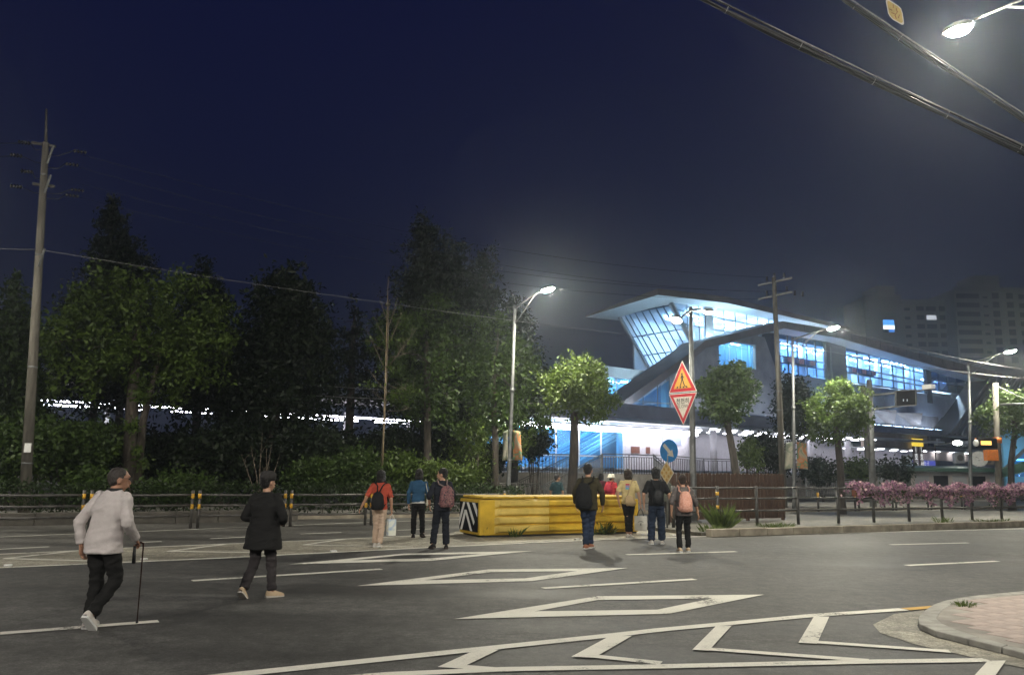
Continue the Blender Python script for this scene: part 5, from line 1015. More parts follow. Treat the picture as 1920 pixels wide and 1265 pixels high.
# -- kiosk row with green roof, air unit and dish
K0, K1 = pp(1640, 52), pp(1885, 52); kio = thing('kiosk', 'low dark kiosk row with green roof below the name board', 'kiosk', K0)
MB().prism([K0, K1, K1 + Vector((0, 4, 0)), K0 + Vector((0, 4, 0))], (0, 0, 1.95)).build('wall', M['conc2'], kio); M['greenroof'] = mat('green_roof', (.035, .085, .06), .5, .2, 2)
MB().prism([K0 + Vector((-.4, -.7, 1.96)), K1 + Vector((.4, -.7, 1.96)), K1 + Vector((.4, 4.3, 2.15)), K0 + Vector((-.4, 4.3, 2.15))], (0, 0, .22)).build('roof', M['greenroof'], kio)
for k in range(7): a = K0.lerp(K1, (k + .12) / 7); b = K0.lerp(K1, (k + .88) / 7); MB().prism([a + Vector((0, -.03, .5)), b + Vector((0, -.03, .5)), b + Vector((0, -.03, 1.7)), a + Vector((0, -.03, 1.7))], (0, .02, 0)).build('window', M['boardblack'] if k % 2 else M['panel_grey'], kio)
q = at(1836, 862, 52.5); t = thing('satellite_dish', 'small white satellite dish on the kiosk roof', 'dish', (q.x, q.y, 2.2)); mb = MB(); nv = Vector((-.5, -.8, .25)).normalized(); a1 = nv.orthogonal().normalized(); a2 = nv.cross(a1)
V = [q]; F = []
for r in (1, 2, 3):
    for k in range(14): V.append(q + (a1 * math.cos(k * 2 * math.pi / 14) + a2 * math.sin(k * 2 * math.pi / 14)) * r * .17 + nv * .03 * r * r)
F = [(0, 1 + k, 1 + (k + 1) % 14) for k in range(14)] + [(1 + r * 14 + k, 15 + r * 14 + k, 15 + r * 14 + (k + 1) % 14, 1 + r * 14 + (k + 1) % 14) for r in range(2) for k in range(14)]
so = mb.add(V, F).build('reflector', M['white'], t, smooth=True); so.modifiers.new('s', 'SOLIDIFY').thickness = .02; MB().tube([q, Vector((q.x, q.y + .1, 2.2))], .04, 6).build('mast', M['galv'], t); MB().tube([q - nv * -.02 - a2 * .3, q + nv * .5], .015, 5).build('feed_arm', M['galv'], t)
q = at(1852, 870, 52.5); t = thing('air_conditioner', 'beige air conditioner unit beside the satellite dish', 'air unit', (q.x, q.y, 2.2)); MB().box((q.x, q.y, 2.75), (.62, .3, .6)).build('case', M['beige'], t, bevel=.03); MB().tube([(q.x, q.y - .17, 2.75), (q.x, q.y - .15, 2.75)], .2, 18).build('fan_grille', M['darksteel'], t)
q = at(1798, 867, 52.5); t = thing('air_conditioner', 'pale air conditioner unit under the name board', 'air unit', (q.x, q.y, 2.2)); MB().box((q.x, q.y, 2.85), (.6, .4, .7)).build('case', M['panel_grey'], t, bevel=.03); MB().tube([(q.x, q.y - .22, 2.85), (q.x, q.y - .2, 2.85)], .2, 18).build('fan_grille', M['darksteel'], t)
q = at(1795, 830, 56); t = thing('wall_lamp', 'bright white wall lamp on the name board', 'lamp', q); MB().ball(q, (.32, .2, .16), 12, 7).build('globe', glow('wall_globe', (1, .97, .9), 60), t, smooth=True); MB().tube([q + Vector((0, .1, 0)), q + Vector((0, 3, 0)), Vector((q.x, q.y + 3, 0))], .05, 6).build('bracket', M['darksteel'], t)
# -- glazed subway entrance at the right edge
ge = [at(1882, 882, 46), at(1935, 832, 46), at(1990, 790, 46)]; t = thing('glass_entrance', 'blue lit sloping glass canopy at the right edge', 'canopy', (ge[0].x, 46, 0))
for k in range(5):
    x0, x1 = 1884 + k * 22, 1884 + (k + 1) * 22 - 1; f = lambda x: 880 - (x - 1884) * .95
    MB().prism([at(x0, 884, 46), at(x1, 884 - (x1 - x0) * .28, 46), at(x1, f(x1), 46), at(x0, f(x0), 46)], (0, .05, 0)).build('pane', M['glassC'], t)
MB().bar(at(1878, 886, 45.9), at(2000, 852, 45.9), .3, .5).build('edge_beam', M['greenroof'], t); MB().bar(at(1878, 884, 45.9), at(2000, 768, 45.9), .14, .14).build('roof_beam', M['mull'], t)
for k in range(4): x = 1890 + k * 22; MB().prism([at(x, 893, 46.2), at(x + 20, 893, 46.2), at(x + 20, 875, 46.2), at(x, 889, 46.2)], (0, .05, 0)).build('pane', M['glassC'], t)
MB().box(at(1975, 862, 48.2), (6, .2, 3.4)).build('inner_wall', M['escwall'], t); MB().box(at(1945, 862, 47.2), (3, .3, .1)).build('strip_light', glow('entrance_strip', (.5, .8, 1.0), 7), t)
# ================================================================== FAR APARTMENT BLOCKS
M['apt'] = mat('apartment_wall', (.19, .185, .185), .85, .12, .08); M['aptwin'] = mat('apartment_window', (.035, .037, .042), .25, .2, .5)
def tower(label, x0, x1, ytop, d, rows_, cols_, lit=(), cap=None, skip=0):
    a, b = at(x0, 800, d), at(x1, 800, d); zt = at((x0 + x1) / 2, ytop, d).z; t = thing('apartment_block', label, 'building', (a.x, d, 0), 'dark apartment blocks beyond the station')
    MB().prism([(a.x, d, 0), (b.x, d, 0), (b.x, d + 16, 0), (a.x, d + 16, 0)], (0, 0, zt)).build('wall', M['apt'], t)
    if cap: c0, c1 = at(cap[0], 0, d), at(cap[1], 0, d); MB().prism([(at(cap[0], 800, d).x, d + 2, zt), (at(cap[1], 800, d).x, d + 2, zt), (at(cap[1], 800, d).x, d + 12, zt), (at(cap[0], 800, d).x, d + 12, zt)], (0, 0, cap[2])).build('roof_house', M['apt'], t)
    MB().prism([(a.x, d - .4, zt - .5), (b.x, d - .4, zt - .5), (b.x, d, zt - .5), (a.x, d, zt - .5)], (0, 0, 1.1)).build('parapet', M['apt'], t)
    w_ = (b.x - a.x)
    for r in range(rows_):
        z = zt - 3.0 - r * 2.9
        for ci, (f0, f1, hh) in enumerate(cols_):
            m_ = M['aptwin'] if (r, ci) not in lit else M['aptlit']
            wn_ = MB().prism([(a.x + w_ * f0, d - .10, z), (a.x + w_ * f1, d - .10, z), (a.x + w_ * f1, d - .10, z + hh), (a.x + w_ * f0, d - .10, z + hh)], (0, .08, 0)).build('window', m_, t)
            MB().prism([(a.x + w_ * f0 - .1, d - .28, z - .18), (a.x + w_ * f1 + .1, d - .28, z - .18), (a.x + w_ * f1 + .1, d, z - .18), (a.x + w_ * f0 - .1, d, z - .18)], (0, 0, .16)).build('sill', M['apt'], wn_)
    return t
M['aptlit'] = glow('lit_window', (.85, .92, 1.0), .75)
tower('dark windowless apartment gable wall carrying the lit blue sign', 1634, 1704, 556, 250, 0, [], cap=(1664, 1700, 4))
tower('dark apartment block with one lit window', 1704, 1808, 566, 252, 7, [(.06, .16, .9), (.28, .42, 1.5), (.46, .64, 1.5), (.7, .84, 1.6), (.9, .97, .8)], lit=((1, 2),))
tower('taller dark apartment block running out of the right edge', 1808, 1990, 543, 246, 8, [(.02, .26, 1.5), (.30, .35, .7), (.40, .47, 1.9), (.55, .62, 1.9), (.68, .9, 1.5)], cap=(1856, 1905, 5))
q = at(1666, 611, 249.3); t = thing('lit_sign', 'blue and white illuminated sign high on the gable wall', 'sign', q); MB().box(q, (3.7, .3, 4.2)).build('box', mat('sign_box', (.02, .03, .08), .5, .2, 1), t)
MB().box(q + Vector((0, -.2, 1.1)), (3.5, .1, 1.7)).build('blue_panel', glow('sign_blue_lit', (.08, .42, 1.0), 1.3), t); MB().box(q + Vector((0, -.2, -.45)), (3.6, .1, 1.3)).build('white_panel', glow('sign_white_panel', (.9, .95, 1), 2.0), t); MB().box(q + Vector((.8, -.2, -1.6)), (1.8, .1, .8)).build('blue_panel', glow('sign_blue_lit2', (.05, .3, .95), 1.0), t)
text_mb('24', 1.5, q + Vector((-.7, -.27, 1.0)), (1, 0, 0), ZU).build('lettering', M['signwhite'], t) if False else None
# ================================================================== PEOPLE
SKIN = mat('skin', (.46, .26, .17), .55, .10, 12, .08, 90); SKIN_T = mat('skin_tan', (.36, .19, .12), .55, .12, 12, .08, 90)
def cloth(name, col, var=.10, rough=.85, bump=.15, bscale=70, **k): return mat(name, col, rough, var, 7.0, bump, bscale, spec=.2, **k)
HAIR = mat('hair_black', (.010, .009, .009), .45, .5, 30, .8, 70, stretch=(6, 6, 1)); HAIR_B = mat('hair_brown', (.030, .017, .011), .45, .5, 30, .8, 70, stretch=(6, 6, 1)); HAIR_G = mat('hair_greying', (.030, .024, .021), .6, .5, 30, .6, 80)
EYEM = mat('eye_dark', (.012, .010, .010), .25, .1, 9); LIP = mat('lip', (.32, .12, .10), .5, .1, 9)
def remesh(mb, voxel, smooth=4, disp=0.0, dsize=.12):
    me = mb.mesh('tmp'); ob = bpy.data.objects.new('tmp', me); C.objects.link(ob)
    r = ob.modifiers.new('r', 'REMESH'); r.mode = 'VOXEL'; r.voxel_size = voxel; r.use_smooth_shade = True
    if smooth: s = ob.modifiers.new('s', 'SMOOTH'); s.iterations = smooth; s.factor = .5
    if disp:
        tx = bpy.data.textures.new('folds', 'CLOUDS'); tx.noise_scale = dsize; tx.noise_depth = 2
        d = ob.modifiers.new('d', 'DISPLACE'); d.texture = tx; d.strength = disp; d.mid_level = .5
    dg = bpy.context.evaluated_depsgraph_get(); out = bpy.data.meshes.new_from_object(ob.evaluated_get(dg)); bpy.data.objects.remove(ob); bpy.data.meshes.remove(me)
    out.polygons.foreach_set('use_smooth', [True] * len(out.polygons)); out.materials.clear(); return out
HS = 1.12
_ball = MB.ball
def hball(s, c, r, nu=12, nv=8, rot=None):
    if rot is not None: r = tuple(x * HS for x in r)      # head pieces share one head scale
    return _ball(s, c, r, nu, nv, rot)
MB.ball = hball
from mathutils import noise as mnoise
def folds(me, amp, sc, seed):
    """ridged, mostly sideways creases pushed along the normals of a garment"""
    n = len(me.vertices); co = np.empty(n * 3, np.float32); me.vertices.foreach_get('co', co); co = co.reshape(-1, 3); nr = np.empty(n * 3, np.float32); me.vertices.foreach_get('normal', nr); nr = nr.reshape(-1, 3)
    d = np.empty(n, np.float32); o1 = Vector((seed * 3.7, seed * 1.3, seed * 2.1))
    for i in range(n):
        x, y, z = co[i]; p = Vector((x * sc * .55 + z * sc * .35, y * sc * .55, z * sc * 1.25 - x * sc * .4)) + o1
        a = 1 - abs(mnoise.noise(p)) * 2.2; b = 1 - abs(mnoise.noise(p * 2.3 + o1)) * 2.2; d[i] = max(a, -.3) * .65 + max(b, -.3) * .35 - .35
    co += nr * (d * amp)[:, None]; me.vertices.foreach_set('co', co.ravel()); me.update()
def cap(mb, p, q, r0, r1, n=12):
    p, q = Vector(p), Vector(q); mb.tube([p, p.lerp(q, .5), q], [r0, (r0 + r1) / 2, r1], n); mb.ball(p, r0, n, 8); mb.ball(q, r1, n, 8)
def loft(mb, rings, n=22):
    V = []
    for c, rx, ry in rings:
        for k in range(n):
            a = 2 * math.pi * k / n; ca, sa_ = math.cos(a), math.sin(a); e_ = .82
            V.append(Vector(c) + Vector((rx * math.copysign(abs(ca) ** e_, ca), ry * math.copysign(abs(sa_) ** e_, sa_), 0)))
    F = [(i * n + k, i * n + (k + 1) % n, (i + 1) * n + (k + 1) % n, (i + 1) * n + k) for i in range(len(rings) - 1) for k in range(n)] + [tuple(range(n - 1, -1, -1)), tuple((len(rings) - 1) * n + k for k in range(n))]
    mb.add(V, F)
def hand(mb, w, d, side, curl=.5, scale=1.0):
    """palm, four unequal bent fingers and a thumb leaving the side of the palm; d = pointing direction, side = towards the thumb"""
    w, d, side = Vector(w), Vector(d).normalized(), Vector(side); side = (side - d * side.dot(d)).normalized(); nrm = d.cross(side).normalized(); k = scale
    for f in (-.028, -.01, .01, .028): cap(mb, w + side * f * .6 * k, w + d * .085 * k + side * f * k, .015 * k, .0135 * k, 8)
    pin = nrm
    for f, L in ((.030, .070), (.010, .080), (-.010, .074), (-.029, .058)):
        b = w + d * .088 * k + side * f * k; d1 = (d * math.cos(curl * .6) + pin * math.sin(curl * .6)).normalized(); d2 = (d * math.cos(curl * 1.5) + pin * math.sin(curl * 1.5)).normalized()
        m = b + d1 * L * .52 * k; cap(mb, b, m, .0095 * k, .0088 * k, 8); cap(mb, m, m + d2 * L * .5 * k, .0088 * k, .0072 * k, 8)
    b = w + d * .03 * k + side * .030 * k; m = b + (d * .65 + side * .6 + pin * .3).normalized() * .045 * k; cap(mb, b, m, .0125 * k, .0105 * k, 8); cap(mb, m, m + (d * .9 + side * .15 + pin * .4).normalized() * .035 * k, .0105 * k, .008 * k, 8)
def shoe(parent, ank, yaw, pitch, m, sole, side):
    Mx = Matrix.Rotation(yaw, 3, 'Z') @ Matrix.Rotation(-pitch, 3, 'X'); a = Vector(ank)
    def T(p): return a + Mx @ Vector(p)
    mb = MB(); V = []; n = 14
    prof = [(-.085, .026, .012), (-.075, .036, .065), (-.03, .041, .085), (.03, .044, .074), (.09, .048, .055), (.14, .045, .042), (.175, .030, .026), (.185, .012, .012)]
    for y, w_, h_ in prof:
        for k in range(n):
            t = math.pi * k / (n - 1); V.append(T((w_ * math.cos(t), y, -.075 + h_ * math.sin(t) + .012)))
    F = [(i * n + k, i * n + k + 1, (i + 1) * n + k + 1, (i + 1) * n + k) for i in range(len(prof) - 1) for k in range(n - 1)]
    mb.add(V, F); up = mb.build('shoe', m, parent, smooth=True, local=True)
    out = [(w_ * 1.06 * sx, y) for sx, seq in ((1, prof), (-1, prof[::-1])) for y, w_, h_ in seq]; ms = MB(); P_ = [T((x, y, -.066)) for x, y in out]; ms.prism(P_, Mx @ Vector((0, 0, -.024))); ms.build('sole', sole, up, local=True)
    return up
def person(label, pos, h, rz, top, bot, shoes, hair='short', hairm=None, lean=.04, head=0.0, nod=0.0, aL=None, aR=None, lL=None, lR=None, sleeve=1.0, hem=.84, hemw=1.0, legw=1.12, crop=.085, sw=.168, bulk=1.0, sole=None, skin=None, curlL=.5, curlR=.5, cuff=1.0, hat=None, collar=None, group='pedestrians crossing the road', under=None, socks=None, thumbR=None, lift=0):
    skin = skin or SKIN; hairm = hairm or HAIR; k_ = h / 1.70
    t = thing('person', label, 'person', (pos.x, pos.y, lift), group, R_(rz)); t.scale = (k_, k_, k_)
    def tl(p): p = Vector(p); q = p - Vector((0, 0, .93)); return Vector((0, 0, .93)) + Matrix.Rotation(-lean, 3, 'X') @ q
    aL = aL or ((-.245, -.03, 1.12), (-.255, .05, .86)); aR = aR or ((.245, -.03, 1.12), (.255, .05, .86)); lL = lL or ((-.10, .04, .50), (-.10, -.12, .10), .25, .12); lR = lR or ((.09, .06, .50), (.10, .12, .085), 0, -.12)
    SL, SR_ = tl((-sw, 0, 1.372)), tl((sw, 0, 1.372)); HC = tl((0, .025, 1.575)) + Vector((0, lean * .06, -.015 * lean * 10)); Hm = Matrix.Rotation(R_(head), 3, 'Z') @ Matrix.Rotation(-nod - lean * .3, 3, 'X')
    def HP(p): return HC + Hm @ (Vector(p) * 1.12) + Vector((0, 0, .012))
    # --- body: one continuous surface
    mb = MB(); loft(mb, [((0, 0, .86), .15, .10), ((0, 0, .95), .155, .105), (tl((0, 0, 1.08)), .135, .095), (tl((0, 0, 1.25)), .155, .105), (tl((0, 0, 1.36)), .15, .085), (tl((0, 0, 1.43)), .075, .06)])
    cap(mb, tl((0, -.005, 1.40)), HP((0, -.015, -.07)), .058, .054)
    mb.ball(HP((0, -.008, .02)), (.074, .093, .098), 18, 12, Hm); mb.ball(HP((0, .022, -.045)), (.056, .066, .068), 16, 10, Hm); mb.ball(HP((0, .045, -.088)), (.032, .03, .024), 10, 7, Hm)
    cap(mb, HP((0, .083, .012)), HP((0, .106, -.022)), .011, .015, 8); mb.ball(HP((0, .088, -.055)), (.024, .014, .012), 10, 6, Hm); mb.ball(HP((0, .082, .045)), (.045, .014, .012), 10, 6, Hm)
    for s in (-1, 1): mb.ball(HP((s * .077, -.008, -.01)), (.012, .022, .034), 10, 7, Hm)
    for sh, (el, wr), s, cu in ((SL, aL, -1, curlL), (SR_, aR, 1, curlR)):
        el, wr = Vector(el), Vector(wr); cap(mb, sh, el, .050, .041); cap(mb, el, wr, .040, .027); d = (wr - el).normalized(); th = Vector((0, 1, 0)) if abs(d.y) < .7 else Vector((-s * .6, 0, 1))
        hand(mb, wr + d * .01, d, (thumbR if (s > 0 and thumbR) else th), cu if s < 0 else -cu, 1.02)
    for (kn, an, pi_, yw), s in ((lL, -1), (lR, 1)): cap(mb, (s * .085, 0, .88), kn, .07, .052); cap(mb, kn, an, .05, .036)
    me = remesh(mb, .0105, 2); me.materials.append(skin); body = bpy.data.objects.new('body', me); C.objects.link(body); body.parent = t
    for s in (-1, 1): MB().ball(HP((s * .031, .083, .018)), (.012, .006, .006), 8, 6, Hm).build('eye', EYEM, body, True, True)
    MB().ball(HP((0, .101, -.057)), (.021, .005, .006), 8, 6, Hm).build('mouth', LIP, body, True, True)
    # --- trousers
    mb = MB(); loft(mb, [((0, 0, .80), .155 * bulk, .115 * bulk), ((0, 0, .89), .160 * bulk, .112 * bulk), ((0, 0, .955), .145 * bulk, .10 * bulk)])
    for (kn, an, pi_, yw), s in ((lL, -1), (lR, 1)):
        kn, an = Vector(kn), Vector(an); d = (an - kn).normalized(); e_ = an + d * (.075 - crop) if True else an
        cap(mb, (s * .083, -.005, .86), kn, .092 * bulk, .064 * legw); mb.tube([kn, kn.lerp(e_, .5), e_], [.064 * legw, .060 * legw, .057 * legw], 14); mb.ball(kn, .064 * legw, 12, 8)
    me = remesh(mb, .012, 6); folds(me, .018, 9.0, len(label)); me.materials.append(bot); o = bpy.data.objects.new('trousers', me); C.objects.link(o); o.parent = t
    # --- top garment
    mb = MB(); loft(mb, [((0, -.005, hem), .172 * bulk * hemw, .125 * bulk * hemw), ((0, -.003, max(hem + .05, .95)), .165 * bulk * (1 + (hemw - 1) * .6), .122 * bulk), (tl((0, 0, 1.10)), .158 * bulk, .118 * bulk), (tl((0, 0, 1.25)), .180 * bulk, .126 * bulk), (tl((0, -.004, 1.35)), .178, .108), (tl((0, 0, 1.415)), .120, .08), (tl((0, 0, 1.445)), .074, .066)])
    for sh, (el, wr) in ((SL, aL), (SR_, aR)):
        el, wr = Vector(el), Vector(wr); r = .058 * bulk
        if sleeve >= 1: cap(mb, sh, el, r, .054 * bulk); mb.tube([el, el.lerp(wr, .5), el.lerp(wr, .97 * (sleeve if sleeve < 1 else 1))], [.054 * bulk, .049 * bulk * cuff, .043 * bulk * cuff], 12); mb.ball(el, .054 * bulk, 12, 8)
        else: e_ = sh.lerp(el, min(1, sleeve * 2)) if sleeve <= .5 else el; mb.ball(sh, r, 12, 8); mb.tube([sh, e_], [r, .060 * bulk], 12); (sleeve > .5) and mb.tube([el, el.lerp(wr, (sleeve - .5) * 2)], [.058 * bulk, .054], 12); (sleeve > .5) and mb.ball(el, .058 * bulk, 10, 7)
    me = remesh(mb, .0115, 9); folds(me, .013, 6.5, len(label) + .5); me.materials.append(top); o = bpy.data.objects.new('jacket' if sleeve >= 1 else 'shirt', me); C.objects.link(o); o.parent = t
    if under: m2 = MB(); loft(m2, [((0, -.005, hem - .022), .168 * bulk * hemw, .122 * bulk * hemw), ((0, -.005, hem + .03), .166 * bulk * hemw, .120 * bulk * hemw)]); m2.build('shirt_hem', under, t, True, True)
    if collar: m2 = MB(); loft(m2, [(tl((0, 0, 1.435)), .078, .070), (tl((0, .002, 1.468)), .070, .066)], 18); m2.build('collar', collar, t, True, True)
    # --- shoes
    for (kn, an, pi_, yw), s in ((lL, -1), (lR, 1)): shoe(t, Vector(an) + Vector((0, 0, 0)), yw, pi_, shoes, sole or M['white'], s)
    # --- hair or hat
    mb = MB()
    if hair == 'short': mb.ball(HP((0, -.022, .038)), (.085, .098, .095), 20, 14, Hm); mb.ball(HP((0, -.05, -.01)), (.070, .058, .075), 14, 10, Hm)
    elif hair == 'thin': mb.ball(HP((0, -.020, .028)), (.0785, .096, .0965), 20, 14, Hm); mb.ball(HP((0, -.045, -.015)), (.070, .052, .06), 14, 10, Hm)
    elif hair == 'bob':
        mb.ball(HP((0, -.024, .036)), (.094, .106, .102), 20, 14, Hm); mb.ball(HP((0, -.045, -.055)), (.088, .070, .085), 16, 10, Hm)
        for s in (-1, 1): mb.ball(HP((s * .070, .012, -.04)), (.028, .055, .080), 12, 8, Hm)
    elif hair == 'curly':
        mb.ball(HP((0, -.024, .036)), (.096, .106, .106), 20, 14, Hm); mb.ball(HP((0, -.045, -.04)), (.086, .068, .075), 16, 10, Hm); rq = random.Random(3)
        for _ in range(60): a_, b_ = rq.uniform(0, 6.28), rq.uniform(-.5, 1.5); mb.ball(HP((.092 * math.cos(a_) * math.cos(b_), -.03 + .1 * math.sin(a_) * math.cos(b_), .035 + .1 * math.sin(b_))) if math.sin(a_) < .55 else HP((0, -.03, .08)), .019, 7, 5)
    if hat != 'bucket' or True:
        me = remesh(mb, .011, 2, .022 if hair != 'thin' else .004, .03); me.materials.append(hairm); o = bpy.data.objects.new('hair', me); C.objects.link(o); o.parent = t
    if hat == 'cap':
        mb = MB(); V = []
        for r, z in ((.088, .02), (.091, .06), (.089, .10), (.074, .128), (.045, .142), (.002, .146)):
            V.append((Vector((0, -.012, z)), r * .98, r * 1.08))
        m2 = MB(); loft(m2, V); m2.v = [tuple(HP(p)) for p in m2.v]; c_ = m2.build('cap', hat_m, t, True, True)
        br = MB(); P_ = [HP((.075 * math.cos(a_), .085 + .085 * math.sin(a_), .035)) for a_ in np.linspace(0, math.pi, 10)]; br.prism(P_, Hm @ Vector((0, 0, .008))); br.build('brim', hat_m, c_, local=True)
    if hat == 'bucket':
        m2 = MB(); loft(m2, [(Vector((0, -.012, .0)), .165, .175), (Vector((0, -.012, .045)), .112, .122), (Vector((0, -.012, .10)), .108, .116), (Vector((0, -.012, .138)), .095, .10), (Vector((0, -.012, .146)), .03, .03)]); m2.v = [tuple(HP(p)) for p in m2.v]; m2.build('bucket_hat', hat_m, t, True, True)
    t['_k'] = 1
    del t['_k']
    return t, HP, tl
hat_m = cloth('cap_charcoal', (.035, .033, .032))
def attach(owner, name, label, cat, group=None):            # a carried thing of its own, in the carrier's local frame
    o = thing(name, label, cat, owner.location, group, owner.rotation_euler.z); o.scale = owner.scale; return o
def backpack(owner, tl, label, m, c=(0, -.20, 1.16), size=(.27, .15, .38), strap=None, straps=True, sling=None, pocket=True, sx=.10, top_in=.05, m2=None):
    t = attach(owner, 'backpack', label, 'backpack', 'backpacks'); c = Vector(c); w_, d_, h_ = size
    mb = MB(); loft(mb, [(tl(c + Vector((0, 0, -h_ / 2))), w_ * .40, d_ * .40), (tl(c + Vector((0, -.01, -h_ * .42))), w_ * .49, d_ * .52), (tl(c + Vector((0, -.015, -h_ * .1))), w_ * .50, d_ * .55), (tl(c + Vector((0, 0, h_ * .25))), w_ * .44, d_ * .45), (tl(c + Vector((0, .01, h_ * .43))), w_ * .30, d_ * .36), (tl(c + Vector((0, .015, h_ * .5))), w_ * .14, d_ * .2)])
    me = remesh(mb, .012, 3, .022, .07); me.materials.append(m); o = bpy.data.objects.new('bag', me); C.objects.link(o); o.parent = t
    if pocket: mb = MB(); loft(mb, [(tl(c + Vector((0, -d_ * .48, -h_ * .40))), w_ * .32, d_ * .16), (tl(c + Vector((0, -d_ * .5, -h_ * .2))), w_ * .36, d_ * .2), (tl(c + Vector((0, -d_ * .42, .02))), w_ * .30, d_ * .14)]); me = remesh(mb, .011, 3, .008, .06); me.materials.append(m2 or m); o = bpy.data.objects.new('pocket', me); C.objects.link(o); o.parent = t
    sm = strap or m
    if straps:
        for s in (-1, 1):
            if sling and s != sling: continue
            P_ = [c + Vector((s * top_in, .03, h_ * .44)), Vector((s * (top_in + .035), -.135, 1.36)), Vector((s * sx, -.095, 1.435)), Vector((s * sx * 1.05, .0, 1.46)), Vector((s * sx * 1.1, .11, 1.40)), Vector((s * sx * 1.25, .14, 1.22)), Vector((s * .17, .04, 1.06)), c + Vector((s * w_ * .42, .03, -h_ * .40))]
            MB().tube([tl(p) for p in P_], .016, 8).build('strap', sm, t, True, True)
    return t
def tote(owner, name, label, hp, w_, h_, d_, m, mh, rz=0, drop=.16, print_m=None):
    t = attach(owner, name, label, 'bag', 'carried bags'); hp = Vector(hp); Mx = Matrix.Rotation(rz, 3, 'Z'); T = lambda p: hp + Mx @ Vector(p); mb = MB(); V = []
    for z, fx, fy in ((-drop, 1, .75), (-drop - h_ * .5, .98, 1.05), (-drop - h_, .96, 1.0)):
        V += [T((sx * w_ / 2 * fx, sy * d_ / 2 * fy, z)) for sx, sy in ((-1, -1), (1, -1), (1, 1), (-1, 1))]
    F = [(i * 4 + k, (i + 1) * 4 + k, (i + 1) * 4 + (k + 1) % 4, i * 4 + (k + 1) % 4) for i in range(2) for k in range(4)] + [(8, 9, 10, 11)]
    o = mb.add(V, F).build('bag', m, t, local=True); o.modifiers.new('s', 'SOLIDIFY').thickness = .004
    for sy in (-1, 1): MB().tube([T((-w_ * .26, sy * d_ * .36, -drop)), T((-w_ * .16, sy * d_ * .2, -drop * .45)), T((0, 0, -.01)), T((w_ * .16, sy * d_ * .2, -drop * .45)), T((w_ * .26, sy * d_ * .36, -drop))], .008, 6).build('handle', mh, t, True, True)
    if print_m:
        mb = MB(); y = -d_ / 2 * 1.06 - .003
        mb.sheet([T((w_ * .03 * math.cos(a_), y, -drop - h_ * .56 + w_ * .10 * math.sin(a_) - (w_ * .02 if math.sin(a_) < 0 else 0))) for a_ in np.linspace(0, 6.28, 12, endpoint=False)])
        for k in range(7): f = (k - 3) / 3; mb.sheet([T((w_ * .19 * f + dx, y, -drop - h_ * (.36 + .05 * f * f) + dz)) for dx, dz in ((-.008, -.006), (.008, -.006), (.008, .006), (-.008, .006))])
        mb.build('print', print_m, o, local=True)
    return t
SH_W = cloth('shoe_white', (.62, .58, .54)); SH_C = cloth('shoe_cream', (.55, .42, .28)); SH_B = cloth('shoe_black', (.02, .018, .018)); SO_W = mat('sole_white', (.6, .56, .5), .7, .15, 9); SO_D = mat('sole_dark', (.05, .035, .03), .8, .2, 9)
# 1 old man with cane
pos = G(180, 1178)
t1, HP, tl = person('old man in pale grey jacket and black trousers walking with a cane', pos, 1.68, -14, cloth('jacket_pale', (.50, .46, .45), .10), cloth('trousers_black', (.012, .012, .012)), SH_W, 'thin', HAIR_G, lean=.17, head=-42, nod=.06, aL=((-.29, -.06, 1.10), (-.27, -.02, .86)), aR=((.285, -.02, 1.10), (.235, .20, .92)),
       lL=((-.085, .05, .50), (-.115, .02, .085), 0, .25), lR=((.12, .09, .50), (.05, -.15, .17), .75, .15), hem=.78, hemw=1.08, bulk=1.12, curlR=1.1, skin=SKIN_T, collar=cloth('collar_dark', (.03, .03, .03)))
mg = MB()
for s in (-1, 1): mg.tube([HP((s * .085, -.01, .02)), HP((s * .075, .09, .022))], .0025, 5); mg.tube([HP((s * .034 + .024 * math.cos(a_), .104, .012 + .018 * math.sin(a_))) for a_ in np.linspace(0, 6.28, 11)], .0022, 5)
mg.tube([HP((-.012, .107, .016)), HP((.012, .107, .016))], .0022, 5); mg.build('glasses', M['darksteel'], t1, local=True)
cn = attach(t1, 'walking_cane', 'dark walking cane held by the old man', 'cane'); hp_ = Vector((.24, .275, .855)); MB().tube([hp_ + Vector((0, -.07, .0)), hp_ + Vector((0, .0, .02)), hp_ + Vector((0, .045, .005)), hp_ + Vector((0, .05, -.05)), Vector((.215, .36, .012))], [.011, .011, .010, .008, .006], 8).build('shaft', cloth('cane_brown', (.035, .016, .012)), cn, True, True); MB().tube([Vector((.215, .358, .03)), Vector((.215, .362, .0))], .014, 8).build('tip', M['black'], cn, True, True)
MB().tube([hp_ + Vector((-.03, -.05, -.02)), hp_ + Vector((-.035, -.04, -.20))], [.016, .020], 8).build('strap_pouch', M['black'], cn, True, True)
# 2 man in cap
t2, HP, tl = person('man in charcoal cap, flared black coat and grey trousers', G(487, 1120), 1.60, -10, cloth('coat_black', (.014, .014, .014)), cloth('trousers_grey', (.045, .040, .042)), SH_C, 'short', HAIR, lean=.03, head=-22, aL=((-.285, -.03, 1.10), (-.17, .20, 1.03)), aR=((.295, -.03, 1.10), (.18, .20, 1.03)), lL=((-.12, .03, .50), (-.165, -.17, .13), .6, .10), lR=((.09, .10, .50), (.125, .10, .085), .05, -.75), hem=.66, hemw=1.36, bulk=1.16, hat='cap', cuff=1.15, sole=SO_W)
